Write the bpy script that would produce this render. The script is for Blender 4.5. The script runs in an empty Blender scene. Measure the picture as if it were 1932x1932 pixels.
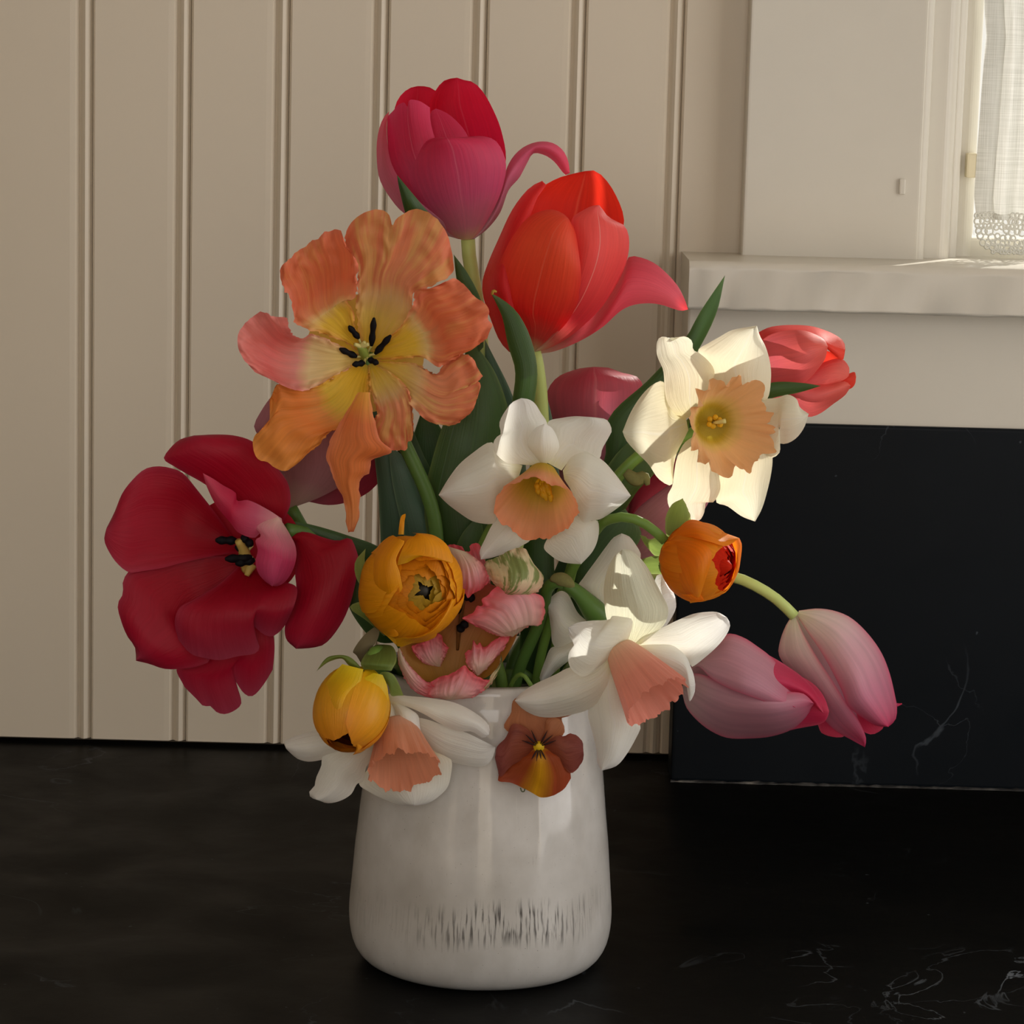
import bpy, math, random
from mathutils import Vector, Matrix, noise
random.seed(7)
S = bpy.context.scene
COL = S.collection
# ------------------------------------------------------------------ camera
FPX = 5400.0
PITCH = math.atan((966 - 120) / FPX)
ROLL = 0.026
D0 = 1.473
_f = Vector((0, math.cos(PITCH), -math.sin(PITCH)))
_u0 = Vector((0, math.sin(PITCH), math.cos(PITCH)))
_r0 = Vector((1, 0, 0))
_r = _r0 * math.cos(ROLL) + _u0 * math.sin(ROLL)
_u = _u0 * math.cos(ROLL) - _r0 * math.sin(ROLL)
def pdir(px, py):
    return _f + _r * ((px - 966) / FPX) + _u * ((966 - py) / FPX)
CAM = -pdir(904, 1806) * D0
cd = bpy.data.cameras.new('camera')
cd.sensor_width = 36; cd.sensor_fit = 'HORIZONTAL'; cd.lens = 36 * FPX / 1932
cd.clip_start = 0.05; cd.clip_end = 60
cam = bpy.data.objects.new('camera', cd); COL.objects.link(cam)
cam.matrix_world = Matrix(((_r.x, _u.x, -_f.x, CAM.x), (_r.y, _u.y, -_f.y, CAM.y), (_r.z, _u.z, -_f.z, CAM.z), (0, 0, 0, 1)))
S.camera = cam
def W(px, py, off=0.0, d=0.0):
    """pixel -> point; off = metres toward the camera from the vase axis, d = the same in pixels"""
    Z = D0 - off - (1806 - py) * D0 / FPX * math.sin(PITCH); Z -= d * Z / FPX
    return CAM + pdir(px, py) * Z
def on_z(px, py, z):
    v = pdir(px, py); return CAM + v * ((z - CAM.z) / v.z)
def on_y(px, py, y):
    v = pdir(px, py); return CAM + v * ((y - CAM.y) / v.y)
WALL = on_z(966, 1424, 0).y
# ------------------------------------------------------------------ light
S.view_settings.view_transform = 'Standard'
S.view_settings.look = 'None'
S.view_settings.exposure = 0.0
S.view_settings.gamma = 1.0
S.view_settings.use_curve_mapping = False
wd = bpy.data.worlds.new('world'); S.world = wd; wd.use_nodes = True
bg = wd.node_tree.nodes['Background']
bg.inputs['Color'].default_value = (1.0, 0.965, 0.88, 1); bg.inputs['Strength'].default_value = 0.9
def lamp(name, kind, loc, direction, energy, color, **kw):
    ld = bpy.data.lights.new(name, kind); ld.energy = energy; ld.color = color
    for k, v in kw.items(): setattr(ld, k, v)
    o = bpy.data.objects.new(name, ld); COL.objects.link(o)
    o.location = loc; o.rotation_euler = Vector(direction).to_track_quat('-Z', 'Y').to_euler()
    return o
SUNT = W(1275, 1075, .055)
SUNA = Vector((0.390, WALL + .02, SUNT.z + .19))
lamp('sun_offscreen', 'SUN', (2, 3, 2), SUNT - SUNA, 8.0, (1.0, .95, .86), angle=0.012)
lamp('window_right_offscreen', 'AREA', (1.47, -.55, .45), (-1, .12, -.05), 9.9, (1.0, .97, .95), shape='RECTANGLE', size=1.1, size_y=1.7)
lamp('fill_behind_camera_offscreen', 'AREA', (-.1, -2.92, .9), (0, 1, -.10), 9.7, (1.0, .97, .94), shape='RECTANGLE', size=1.6, size_y=1.2)  # added soft fill from the camera side, in an opening made for it

# ------------------------------------------------------------------ helpers
def lin(c):
    if isinstance(c, str):
        c = [int(c[i:i + 2], 16) / 255 for i in (0, 2, 4)]
    return [x / 12.92 if x <= .04045 else ((x + .055) / 1.055) ** 2.4 for x in c]
def alb(c, g=1.0):
    return tuple(min(.92, x * g) for x in lin(c)) + (1,)
def thing(name, label, cat, loc=(0, 0, 0), group=None):
    o = bpy.data.objects.new(name, None); COL.objects.link(o); o.location = loc
    o.empty_display_size = .02
    o['label'] = label; o['category'] = cat
    if group: o['group'] = group
    return o
def root_of(o):
    v = Vector((0, 0, 0))
    while o: v += o.location; o = o.parent
    return v
def make(name, verts, faces, mat, parent=None, uvs=None, smooth=True, loc=None):
    base = root_of(parent) if parent else Vector((0, 0, 0))
    if loc is not None: base = base + Vector(loc)
    me = bpy.data.meshes.new(name)
    me.from_pydata([tuple(Vector(v) - (base if parent or loc is not None else Vector((0, 0, 0)))) for v in verts], [], faces)
    if uvs:
        ul = me.uv_layers.new(name='UVMap')
        for lp in me.loops: ul.data[lp.index].uv = uvs[lp.vertex_index]
    if smooth:
        for p in me.polygons: p.use_smooth = True
    if mat: me.materials.append(mat)
    o = bpy.data.objects.new(name, me); COL.objects.link(o)
    if parent: o.parent = parent
    if loc is not None: o.location = loc
    return o
def cr(pts, n):
    """smooth curve through points, n+1 samples by chord length (tuples of any size)"""
    P = [tuple(p) for p in pts]
    if len(P) == 1: return P * (n + 1)
    L = [0]
    for a, b in zip(P, P[1:]): L.append(L[-1] + max(1e-6, math.dist(a, b)))
    out = []; k = 0
    for i in range(n + 1):
        s = L[-1] * i / n
        while k < len(P) - 2 and s > L[k + 1]: k += 1
        t = (s - L[k]) / (L[k + 1] - L[k])
        p1, p2 = P[k], P[k + 1]
        p0 = P[k - 1] if k else tuple(2 * a - b for a, b in zip(p1, p2))
        p3 = P[k + 2] if k + 2 < len(P) else tuple(2 * b - a for a, b in zip(p1, p2))
        # tangents scaled to the segment length to avoid overshoot
        seg = L[k + 1] - L[k]
        l0 = seg if not k else L[k] - L[k - 1]
        l2 = seg if k + 2 >= len(P) else L[k + 2] - L[k + 1]
        m1 = [((b - a) / (l0 + seg)) * seg for a, b in zip(p0, p2)]
        m2 = [((b - a) / (seg + l2)) * seg for a, b in zip(p1, p3)]
        h = (2 * t ** 3 - 3 * t * t + 1, t ** 3 - 2 * t * t + t, -2 * t ** 3 + 3 * t * t, t ** 3 - t * t)
        out.append(tuple(h[0] * a + h[1] * ma + h[2] * b + h[3] * mb for a, ma, b, mb in zip(p1, m1, p2, m2)))
    return out
CROP = {0: (0, 0, 1), 1: (680, 120, .33126), 2: (420, 370, .2795), 3: (180, 780, .3002), 4: (640, 930, .22774),
        5: (800, 690, .2381), 6: (1120, 560, .2795), 7: (940, 960, .2691), 8: (500, 1180, .33126), 9: (1230, 1020, .264)}
def pts(k, s):
    ox, oy, q = CROP[k]
    return [(ox + float(a) * q, oy + float(b) * q) for a, b in (w.split(',') for w in s.split())]
_seed = [0]
def sheet(parent, mat, off, Lk, Rk, dep, name='petal', nu=16, nv=26, ruf=0.0, rf=9.0, fr=0.0, fold=0.0, nf=3, k=0, top=None, tp=2.5, lump=2.0):
    """a petal or leaf: two edges running base -> tip, and how far left edge, midline and right edge stand forward"""
    _seed[0] += 1; sd = _seed[0] * 7.31
    L = cr(pts(k, Lk) if isinstance(Lk, str) else Lk, nv); R = cr(pts(k, Rk) if isinstance(Rk, str) else Rk, nv)
    D = cr([(i * 50.0, *x) for i, x in enumerate(dep)], nv)
    if top:
        nu = max(nu, 36); T = cr([L[-1]] + pts(k, top) + [R[-1]], nu)
        T = [(T[j][0] - (L[-1][0] + (R[-1][0] - L[-1][0]) * j / nu), T[j][1] - (L[-1][1] + (R[-1][1] - L[-1][1]) * j / nu)) for j in range(nu + 1)]
    V = []; UV = []
    for i in range(nv + 1):
        t = i / nv; (lx, ly), (rx, ry) = L[i], R[i]; _, dl, dm, dr = D[i]
        w = math.hypot(rx - lx, ry - ly)
        for j in range(nu + 1):
            s = 2 * j / nu - 1
            x = lx + (rx - lx) * (s + 1) / 2; y = ly + (ry - ly) * (s + 1) / 2
            if top: x += T[j][0] * t ** tp; y += T[j][1] * t ** tp
            d = dm + (dr - dl) / 2 * s + ((dl + dr) / 2 - dm) * s * s
            e = max(abs(s) ** 4, t ** 7)
            if ruf: d += ruf * e * noise.noise(Vector((t * rf + (3 if s > 0 else 0), s * rf * .35, sd))) * 1.6 * min(1, t * 3)
            if fr:
                q = noise.noise(Vector((t * rf * 3.1 + (9 if s > 0 else 0), s * rf, sd + 5))) + .5 * noise.noise(Vector((t * rf * 7, s * rf * 3, sd + 9)))
                x += (s if abs(s) > .3 else 0) * fr * abs(s) ** 6 * q * (1 if w > 3 else w / 3); y += fr * e * q * .6
            if fold: d += fold * 1.9 * noise.noise(Vector((s * nf * 1.15, t * 1.6, sd))) * math.sin(min(1, t * 1.2) * math.pi * .5) * min(1, w / 60)
            if lump: d += lump * noise.noise(Vector((x / 45, y / 45, sd)))
            V.append(W(x, y, off, d)); UV.append(((s + 1) / 2, t))
    F = [(i * (nu + 1) + j, i * (nu + 1) + j + 1, (i + 1) * (nu + 1) + j + 1, (i + 1) * (nu + 1) + j) for i in range(nv) for j in range(nu)]
    return make(name, V, F, mat, parent, UV)
def tube(parent, mat, path, rad, name='stem', ns=10, n=24, cap=True):
    """round tube through world points; rad = radius or list of radii"""
    P = [Vector(p) for p in cr([tuple(p) for p in path], n)]
    rr = cr([(i * .01, r) for i, r in enumerate(rad)], n) if isinstance(rad, (list, tuple)) else [(0, rad)] * (n + 1)
    T = [(P[min(i + 1, n)] - P[max(i - 1, 0)]).normalized() for i in range(n + 1)]
    a = T[0].orthogonal().normalized(); V = []; UV = []
    for i in range(n + 1):
        a = (a - T[i] * a.dot(T[i])).normalized(); b = T[i].cross(a)
        for j in range(ns):
            q = 2 * math.pi * j / ns
            V.append(P[i] + (a * math.cos(q) + b * math.sin(q)) * rr[i][1]); UV.append((j / ns, i / n))
    F = [(i * ns + j, i * ns + (j + 1) % ns, (i + 1) * ns + (j + 1) % ns, (i + 1) * ns + j) for i in range(n) for j in range(ns)]
    if cap:
        F.append(tuple(range(ns))[::-1]); F.append(tuple(n * ns + j for j in range(ns)))
    return make(name, V, F, mat, parent, UV)
def box(name, lo, hi, mat, parent=None, bev=0.0, rough=0.0, seg=2):
    import bmesh
    bm = bmesh.new()
    bmesh.ops.create_cube(bm, size=1)
    for v in bm.verts:
        v.co = Vector([lo[i] + (hi[i] - lo[i]) * (v.co[i] + .5) for i in range(3)])
    if bev: bmesh.ops.bevel(bm, geom=bm.edges[:], offset=bev, segments=seg, affect='EDGES', profile=.6)
    me = bpy.data.meshes.new(name); 
    base = root_of(parent) if parent else Vector((0, 0, 0))
    for v in bm.verts: v.co -= base
    bm.to_mesh(me); bm.free(); me.materials.append(mat)
    o = bpy.data.objects.new(name, me); COL.objects.link(o)
    if parent: o.parent = parent
    return o
def struct(o, label=None):
    o['kind'] = 'structure'
    if label: o['label'] = label
    return o
# ------------------------------------------------------------------ materials
_mats = {}
class NT:
    def __init__(s, name):
        s.m = bpy.data.materials.new(name); s.m.use_nodes = True; s.t = s.m.node_tree
        s.b = s.t.nodes['Principled BSDF']; s.o = s.t.nodes['Material Output']
    def n(s, kind, **kw):
        x = s.t.nodes.new('ShaderNode' + kind)
        for k, v in kw.items():
            if k.startswith('i_'): x.inputs[k[2:].replace('_', ' ')].default_value = v
            else: setattr(x, k, v)
        return x
    def l(s, a, b): s.t.links.new(a, b)
    def math(s, op, a, b=None, c=None):
        x = s.n('Math', operation=op)
        for i, v in enumerate((a, b, c)):
            if v is None: continue
            if isinstance(v, (int, float)): x.inputs[i].default_value = v
            else: s.l(v, x.inputs[i])
        return x.outputs[0]
    def mix(s, fac, a, b, blend='MIX'):
        x = s.n('Mix', data_type='RGBA', blend_type=blend)
        for i, v in ((0, fac), (6, a), (7, b)):
            if isinstance(v, (int, float)): x.inputs[i].default_value = v
            elif isinstance(v, tuple): x.inputs[i].default_value = v
            else: s.l(v, x.inputs[i])
        return x.outputs[2]
    def ramp(s, fac, stops, ease='LINEAR'):
        x = s.n('ValToRGB'); x.color_ramp.interpolation = ease; el = x.color_ramp.elements
        while len(el) < len(stops): el.new(.5)
        for e, (p, c) in zip(el, stops): e.position = p; e.color = c
        s.l(fac, x.inputs[0]); return x.outputs[0]
def petal_mat(key, stops, edge=None, ew=3.0, ea=.7, streak=.25, sc=(34, 2.2), rib=None, ribw=.05, riba=.6, patch=None, pamt=.6, pr=(.5, .62), trans=.32, rough=.5, g=1.7, bump=.25, spec=.3):
    if key in _mats: return _mats[key]
    g *= .86
    N = NT(key)
    uv = N.n('TexCoord').outputs['UV']; rnd = N.n('ObjectInfo').outputs['Random']
    sp = N.n('SeparateXYZ'); N.l(uv, sp.inputs[0]); u, v = sp.outputs[0], sp.outputs[1]
    s_ = N.math('ABSOLUTE', N.math('SUBTRACT', N.math('MULTIPLY', u, 2.0), 1.0))
    cmb = N.n('CombineXYZ'); N.l(N.math('MULTIPLY', u, sc[0]), cmb.inputs[0]); N.l(N.math('MULTIPLY', v, sc[1]), cmb.inputs[1]); N.l(N.math('MULTIPLY', rnd, 40.0), cmb.inputs[2])
    nz = N.n('TexNoise', i_Scale=1.0, i_Detail=4.0, i_Roughness=.6); N.l(cmb.outputs[0], nz.inputs['Vector']); st = nz.outputs['Fac']
    cm2 = N.n('CombineXYZ'); N.l(N.math('MULTIPLY', u, 4.0), cm2.inputs[0]); N.l(N.math('MULTIPLY', v, 3.0), cm2.inputs[1]); N.l(N.math('MULTIPLY', rnd, 17.0), cm2.inputs[2])
    n2 = N.n('TexNoise', i_Scale=1.0, i_Detail=3.0); N.l(cm2.outputs[0], n2.inputs['Vector']); bl = n2.outputs['Fac']
    vv = N.math('ADD', v, N.math('MULTIPLY', N.math('SUBTRACT', st, .5), .07))
    vv = N.math('ADD', vv, N.math('MULTIPLY', N.math('SUBTRACT', bl, .5), .10))
    c = N.ramp(vv, [(p, alb(x, g)) for p, x in stops], 'EASE' if len(stops) < 3 else 'LINEAR')
    if edge:
        ef = N.math('POWER', s_, ew); tf = N.math('POWER', N.math('MAXIMUM', v, .001), ew * 2.2)
        ef = N.math('MULTIPLY', N.math('MAXIMUM', ef, tf), N.math('MULTIPLY_ADD', st, 1.2, .4 ))
        ef = N.math('MINIMUM', N.math('MULTIPLY', ef, ea), 1.0)
        c = N.mix(ef, c, alb(edge, g))
    if patch:
        pf = N.n('MapRange', i_From_Min=pr[0], i_From_Max=pr[1]); N.l(N.math('ADD', N.math('MULTIPLY', st, .5), N.math('MULTIPLY', bl, .5)), pf.inputs[0])
        c = N.mix(N.math('MULTIPLY', pf.outputs[0], pamt), c, alb(patch, g))
    if rib:
        rf = N.math('SUBTRACT', 1.0, N.math('MINIMUM', N.math('DIVIDE', s_, ribw), 1.0))
        c = N.mix(N.math('MULTIPLY', rf, riba), c, alb(rib, g))
    k = N.math('MULTIPLY_ADD', N.math('SUBTRACT', st, .5), streak * 2, 1.0)
    hs = N.n('HueSaturation'); N.l(c, hs.inputs['Color']); N.l(k, hs.inputs['Value']); c = hs.outputs[0]
    N.l(c, N.b.inputs['Base Color']); N.b.inputs['Roughness'].default_value = rough
    N.b.inputs['Specular IOR Level'].default_value = spec
    bp = N.n('Bump', i_Strength=bump, i_Distance=.0012); N.l(st, bp.inputs['Height']); N.l(bp.outputs[0], N.b.inputs['Normal'])
    tr = N.n('BsdfTranslucent'); N.l(c, tr.inputs['Color']); N.l(bp.outputs[0], tr.inputs['Normal'])
    ms = N.n('MixShader'); ms.inputs[0].default_value = trans
    N.l(N.b.outputs[0], ms.inputs[1]); N.l(tr.outputs[0], ms.inputs[2]); N.l(ms.outputs[0], N.o.inputs[0])
    _mats[key] = N.m; return N.m
def plain(key, c, rough=.5, spec=.4, var=.12, scale=60, bump=0.0, g=1.0, bd=.001):
    if key in _mats: return _mats[key]
    N = NT(key); tc = N.n('TexCoord').outputs['Object']
    nz = N.n('TexNoise', i_Scale=float(scale), i_Detail=4.0); N.l(tc, nz.inputs['Vector'])
    a = alb(c, g); k = N.math('MULTIPLY_ADD', N.math('SUBTRACT', nz.outputs['Fac'], .5), var * 2, 1.0)
    hs = N.n('HueSaturation'); hs.inputs['Color'].default_value = a; N.l(k, hs.inputs['Value']); N.l(hs.outputs[0], N.b.inputs['Base Color'])
    N.b.inputs['Roughness'].default_value = rough; N.b.inputs['Specular IOR Level'].default_value = spec
    if bump:
        bp = N.n('Bump', i_Strength=bump, i_Distance=bd); N.l(nz.outputs['Fac'], bp.inputs['Height']); N.l(bp.outputs[0], N.b.inputs['Normal'])
    _mats[key] = N.m; return N.m
PAINT = plain('cream_paint', (.85, .805, .735), .38, .4, .03, 9, .12, bd=.002)
TRIM = plain('white_trim_paint', (.85, .83, .785), .32, .45, .03, 30, .25, bd=.0015)
GAP = plain('bare_plaster', (.55, .52, .47), .9, .1)
STEM = plain('green_stem', '5f7d35', .45, .35, .25, 40, g=1.2)
STEMD = plain('deep_green_stem', '4f7032', .45, .35, .25, 40, g=1.1)
STEML = plain('pale_green_stem', '9fae68', .45, .35, .15, 40, g=1.4)
BLACK = plain('black_anther', '0c0a10', .7, .2)
PALE = plain('pale_filament', 'b9b070', .5, .3, g=1.4)
YELL = plain('yellow_anther', 'b58a14', .6, .3, .4, 300, .5, g=1.4)
def leafm(key, a, b, trans=.2, edge=None, g=1.2):
    return petal_mat(key, [(0, a), (.6, b), (1, b)], edge=edge, ew=14, ea=.6, streak=.3, sc=(26, .8), trans=trans, rough=.42, g=g, bump=.2, spec=.45)
LEAF = leafm('leaf_green', '2b4418', '35521d', edge='66783e')
LEAFD = leafm('leaf_deep_green', '2b4620', '345326', edge='5f7746')
LEAFB = leafm('leaf_bluegreen', '324c34', '42604a', edge='7f9878')
LEAFL = leafm('leaf_light', '5f7a1a', '47661f', .45)

# ------------------------------------------------------------------ room shell
def build_room():
    xl, xr, yf, zf, zc = -1.5, 1.45, -2.9, -.9, 1.55
    yb = WALL
    cl = (on_y(1399, 466, yb - .02).x, on_y(1732, 466, yb - .02).x)      # casing left and right
    bx = on_y(1297, 620, yb - .058).x                                   # left end of the boxed-out part under the window
    wx1 = cl[1] + .46
    # back wall: backing, then every tongue-and-groove board
    wall = struct(box('wall_back', (xl, yb + .012, zf), (cl[0] + .05, yb + .06, zc), plain('wall_backing', (.45, .40, .34), .9)))
    sp = (on_y(340, 20, yb).x - on_y(152, 20, yb).x) * .990
    x0 = on_y(151, 700, yb).x
    k0 = int((xl - x0) / sp) + 1
    prof = [(0, 0), (.0035, .0003), (.0052, .0026), (.0058, .0032), (.0068, .0026), (.0082, .0007), (.0100, -.0004), (.0118, .0007), (.0132, .0026), (.0142, .0036)]  # groove, bead, groove (x, depth)
    k = k0; me = None
    P = [(-sp + .0144, .0036), (-sp + .0150, .0008), (-sp + .0162, 0)] + [(a - .0, b) for a, b in prof]
    while x0 + k * sp < cl[0] + .03:
        xa = x0 + k * sp - .007
        if me is None:
            V = []; F = []
            zs = (.0035, zc)
            for z in zs:
                V += [(p[0], p[1], z) for p in P] + [(P[-1][0], .0115, z), (P[0][0], .0115, z)]
            n = len(P) + 2
            F = [(i, (i + 1) % n, n + (i + 1) % n, n + i) for i in range(n)] + [tuple(range(n))[::-1]]
            o = make('board', V, F, PAINT, smooth=False); me = o.data
        else:
            o = bpy.data.objects.new('board', me); COL.objects.link(o)
        o.parent = wall; o.location = (xa, yb, 0); k += 1
    struct(box('wall_right', (xr, -2.9, zf), (xr + .1, -1.15, zc), PAINT))
    struct(box('wall_right', (xr, .05, zf), (xr + .1, yb + .06, zc), PAINT))
    struct(box('wall_right', (xr, -1.15, zf), (xr + .1, .05, -.45), PAINT))
    struct(box('wall_right', (xr, -1.15, 1.35), (xr + .1, .05, zc), PAINT))
    struct(box('wall_left', (xl - .1, yf, zf), (xl, yb + .06, zc), PAINT))
    struct(box('wall_front', (xl - .1, yf - .1, zf), (-.95, yf, zc), PAINT))      # opening added behind the camera to hold the fill light
    struct(box('wall_front', (.75, yf - .1, zf), (xr + .1, yf, zc), PAINT))
    struct(box('wall_front', (-.95, yf - .1, zf), (.75, yf, .25), PAINT))
    struct(box('ceiling', (xl - .1, yf - .1, zc), (xr + .1, yb + .06, zc + .1), PAINT))
    struct(box('floor', (xl - .1, yf - .1, zf - .1), (xr + .1, yb + .06, zf), plain('floor_wood', (.42, .32, .23), .5)))
    # wall around the window
    wr = struct(box('wall_window', (wx1 + .02, yb - .0, zf), (xr, yb + .06, zc), PAINT))
    zs_top = on_y(1500, 497, yb - .088).z
    box('wall_head', (cl[0], yb, 1.12), (wx1 + .02, yb + .06, zc), PAINT, wr)
    apron_y = yb - .058
    zslab = on_y(1640, 803, apron_y - .004).z
    box('apron_panel', (bx, apron_y, zslab - .05), (xr, yb + .06, zs_top - .03), TRIM, wr, .0015)
    box('lower_block', (bx + .003, apron_y + .03, 0), (xr, yb + .06, zslab - .05), GAP, wr)
    # the window
    win = bpy.data.objects.new('window_1', None); COL.objects.link(win); struct(win, 'white painted window with a plain flat casing and deep sill')
    win.location = (cl[1], yb, zs_top)
    casing = box('casing', (cl[0], yb - .020, zs_top - .002), (cl[1], yb + .06, 1.2), TRIM, win, .0022, seg=3)
    box('casing', (wx1, yb - .020, zs_top - .002), (wx1 + .11, yb + .05, 1.2), TRIM, win, .003)
    box('casing', (cl[1] - .002, yb - .020, 1.10), (wx1 + .002, yb + .05, 1.2), TRIM, win, .003)
    a = on_y(1796, 440, yb - .006).x; b = on_y(1812, 440, yb + .003).x
    def quarter(name, xa, xb, ya, yb2, z0, z1, m=TRIM):
        # strip with a rounded right-hand edge
        r = min(.009, (xb - xa) * .6); pr = [(xa, yb2), (xa, ya)]
        for i in range(9):
            q = i / 8 * math.pi / 2
            pr.append((xb - r + r * math.sin(q), ya + r - r * math.cos(q)))
        pr.append((xb, yb2)); n = len(pr); V = []
        for z in (z0, z1): V += [(x, y, z) for x, y in pr]
        o = make(name, V, [(i, (i + 1) % n, n + (i + 1) % n, n + i) for i in range(n)] + [tuple(range(n))[::-1], tuple(range(n, 2 * n))], m, win, smooth=False)
        return o
    quarter('casing_edge', cl[1] - .004, cl[1] + .0045, yb - .0185, yb + .06, zs_top - .001, 1.12)
    quarter('stop', cl[1] + .002, a, yb - .004, yb + .06, zs_top - .001, 1.12)
    quarter('parting_bead', a - .003, b, yb + .012, yb + .06, zs_top - .001, 1.12)
    c = on_y(1838, 440, yb + .028).x
    sash = quarter('sash_stile', b - .004, c, yb + .026, yb + .06, zs_top - .001, 1.12)
    box('sash_rail', (c - .004, yb + .030, zs_top - .006), (wx1, yb + .06, zs_top + .012), TRIM, win, .002)
    box('sash_stile', (wx1 - .03, yb + .026, zs_top), (wx1 + .002, yb + .06, 1.12), TRIM, win, .002)
    lk = on_y(1832, 312, yb + .02)
    nk = on_y(1703, 340, yb - .020)
    box('paint_drip', (nk.x - .0022, yb - .0222, nk.z - .009), (nk.x + .0018, yb - .019, nk.z + .001), TRIM, win, .0009)
    box('sash_lift', (lk.x - .003, yb + .018, lk.z - .008), (lk.x + .004, yb + .03, lk.z + .008), plain('old_brass', 'd6cdb0', .5, g=1.2), win, .0015)
    N = NT('window_glass'); tb = N.n('BsdfTransparent'); gl = N.n('BsdfGlossy', i_Roughness=.02); ms = N.n('MixShader'); ms.inputs[0].default_value = .06
    N.l(tb.outputs[0], ms.inputs[1]); N.l(gl.outputs[0], ms.inputs[2]); N.l(ms.outputs[0], N.o.inputs[0])
    box('pane', (c - .003, yb + .044, zs_top), (wx1 - .02, yb + .047, 1.12), N.m, win)
    # sill with rounded, chipped nosing
    sx0 = on_y(1299, 540, yb - .088).x
    sill_h = zs_top - on_y(1500, 590, yb - .088).z
    V = []; F = []; pr = []
    y0 = yb - .088; r = .006
    for i in range(7):
        q = i / 6 * math.pi / 2; pr.append((y0 + r - r * math.sin(q), zs_top - sill_h + .0025 - .0025 * math.cos(q)))
    for i in range(9):
        q = i / 8 * math.pi / 2; pr.append((y0 + r - r * math.cos(q), zs_top - r + r * math.sin(q)))
    pr += [(yb + .05, zs_top), (yb + .05, zs_top - sill_h)]
    nx = 160; n = len(pr)
    for i in range(nx + 1):
        x = sx0 + (xr - .02 - sx0) * (i / nx) ** 1.6
        for j, (y, z) in enumerate(pr):
            q = noise.noise(Vector((x * 90, j * .5, 2))) * .0007 + noise.noise(Vector((x * 30, j * .25, 8))) * .0009
            if j >= n - 2: q = 0
            V.append((x, y + q, z + q * .6 * (1 if j < 15 else 0)))
    F = [(i * n + j, (i + 1) * n + j, (i + 1) * n + (j + 1) % n, i * n + (j + 1) % n) for i in range(nx) for j in range(n)] + [tuple(range(n)), tuple(range(nx * n, nx * n + n))[::-1]]
    so = make('sill', V, F, TRIM, win)
    so.data.polygons[-1].use_smooth = False; so.data.polygons[-2].use_smooth = False
    for p in so.data.polygons[-2:]: p.use_smooth = False
    return dict(bx=bx, apron_y=apron_y, zslab=zslab, zs_top=zs_top, cl=cl, wx1=wx1, xr=xr, win_c=c)
R_ = build_room()

# ------------------------------------------------------------------ stone
def stone(key, base, tint, spots):
    N = NT(key); tc = N.n('TexCoord').outputs['Object']
    def noi(scale, det=5.0, dist=0.0, off=0.0):
        mp = N.n('Mapping'); mp.inputs['Location'].default_value = (off, off * 1.7, off * .6); N.l(tc, mp.inputs[0])
        x = N.n('TexNoise', i_Scale=float(scale), i_Detail=det, i_Distortion=dist); N.l(mp.outputs[0], x.inputs['Vector']); return x.outputs['Fac']
    def mr(f, a, b, c=0.0, d=1.0):
        x = N.n('MapRange', i_From_Min=a, i_From_Max=b, i_To_Min=c, i_To_Max=d); N.l(f, x.inputs[0]); return x.outputs[0]
    col = N.mix(mr(noi(6), .35, .7), base, tint)
    # thin wandering veins where a distorted noise crosses its middle value
    vein = N.math('SUBTRACT', 1.0, mr(N.math('ABSOLUTE', N.math('SUBTRACT', noi(5.0, 6.0, 1.2), .5)), 0.0, .006))
    vein = N.math('MULTIPLY', vein, mr(noi(9, 3.0, 0, 4.0), .52, .70))
    vein2 = N.math('SUBTRACT', 1.0, mr(N.math('ABSOLUTE', N.math('SUBTRACT', noi(9.0, 6.0, .6, 9.0), .5)), 0.0, .004))
    vein2 = N.math('MULTIPLY', vein2, mr(noi(7, 3.0, 0, 14.0), .56, .70))
    speck = mr(noi(170, 1.0, 0, 3.0), .78, .82)
    f = N.math('MAXIMUM', N.math('MULTIPLY', vein, .13), N.math('MULTIPLY', vein2, .12))
    f = N.math('MAXIMUM', f, N.math('MULTIPLY', speck, .10))
    if spots:                                    # denser pale veining in places
        g = None
        for (x, y, r, amt) in spots:
            vm = N.n('VectorMath', operation='DISTANCE'); N.l(tc, vm.inputs[0]); vm.inputs[1].default_value = (x, y, 0)
            a = N.math('MULTIPLY', mr(vm.outputs['Value'], 0.0, r, 1.0, 0.0), amt)
            g = a if g is None else N.math('MAXIMUM', g, a)
        vb = N.math('SUBTRACT', 1.0, mr(N.math('ABSOLUTE', N.math('SUBTRACT', noi(13.0, 6.0, 1.6, 21.0), .5)), 0.0, .012))
        f = N.math('MAXIMUM', f, N.math('MULTIPLY', N.math('MULTIPLY', vb, g), .30))
    col = N.mix(f, col, (.44, .52, .62, 1))
    N.l(col, N.b.inputs['Base Color'])
    N.l(mr(noi(14, 5.0, .4, 2.0), .3, .7, .34, .52), N.b.inputs['Roughness']); N.b.inputs['Specular IOR Level'].default_value = .045 if spots else .13
    bp = N.n('Bump', i_Strength=.15, i_Distance=.001); N.l(noi(60, 5.0), bp.inputs['Height']); N.l(bp.outputs[0], N.b.inputs['Normal'])
    return N.m
q1 = on_z(1545, 1812, 0); q2 = on_z(1760, 1880, 0); q3 = on_z(1900, 1840, 0); q4 = on_z(1840, 1930, 0); q5 = on_z(1545, 1915, 0)
CT = stone('black_soapstone', (.0024, .0025, .0024, 1), (.0042, .0042, .0040, 1), [(q1.x, q1.y, .020, 1.0), (q2.x, q2.y, .045, 1.0), (q3.x, q3.y, .05, 1.2), (q4.x, q4.y, .05, 1.0), (q5.x, q5.y, .03, .5)])
ct = box('countertop', (-1.5, -.42, -.04), (.72, WALL + .06, 0), CT, None, .003)
ct['label'] = 'black soapstone countertop with faint pale veins under the vase'; ct['category'] = 'countertop'
SL = stone('navy_black_slab', (.0042, .0062, .0090, 1), (.0058, .0082, .0115, 1), [])
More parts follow.
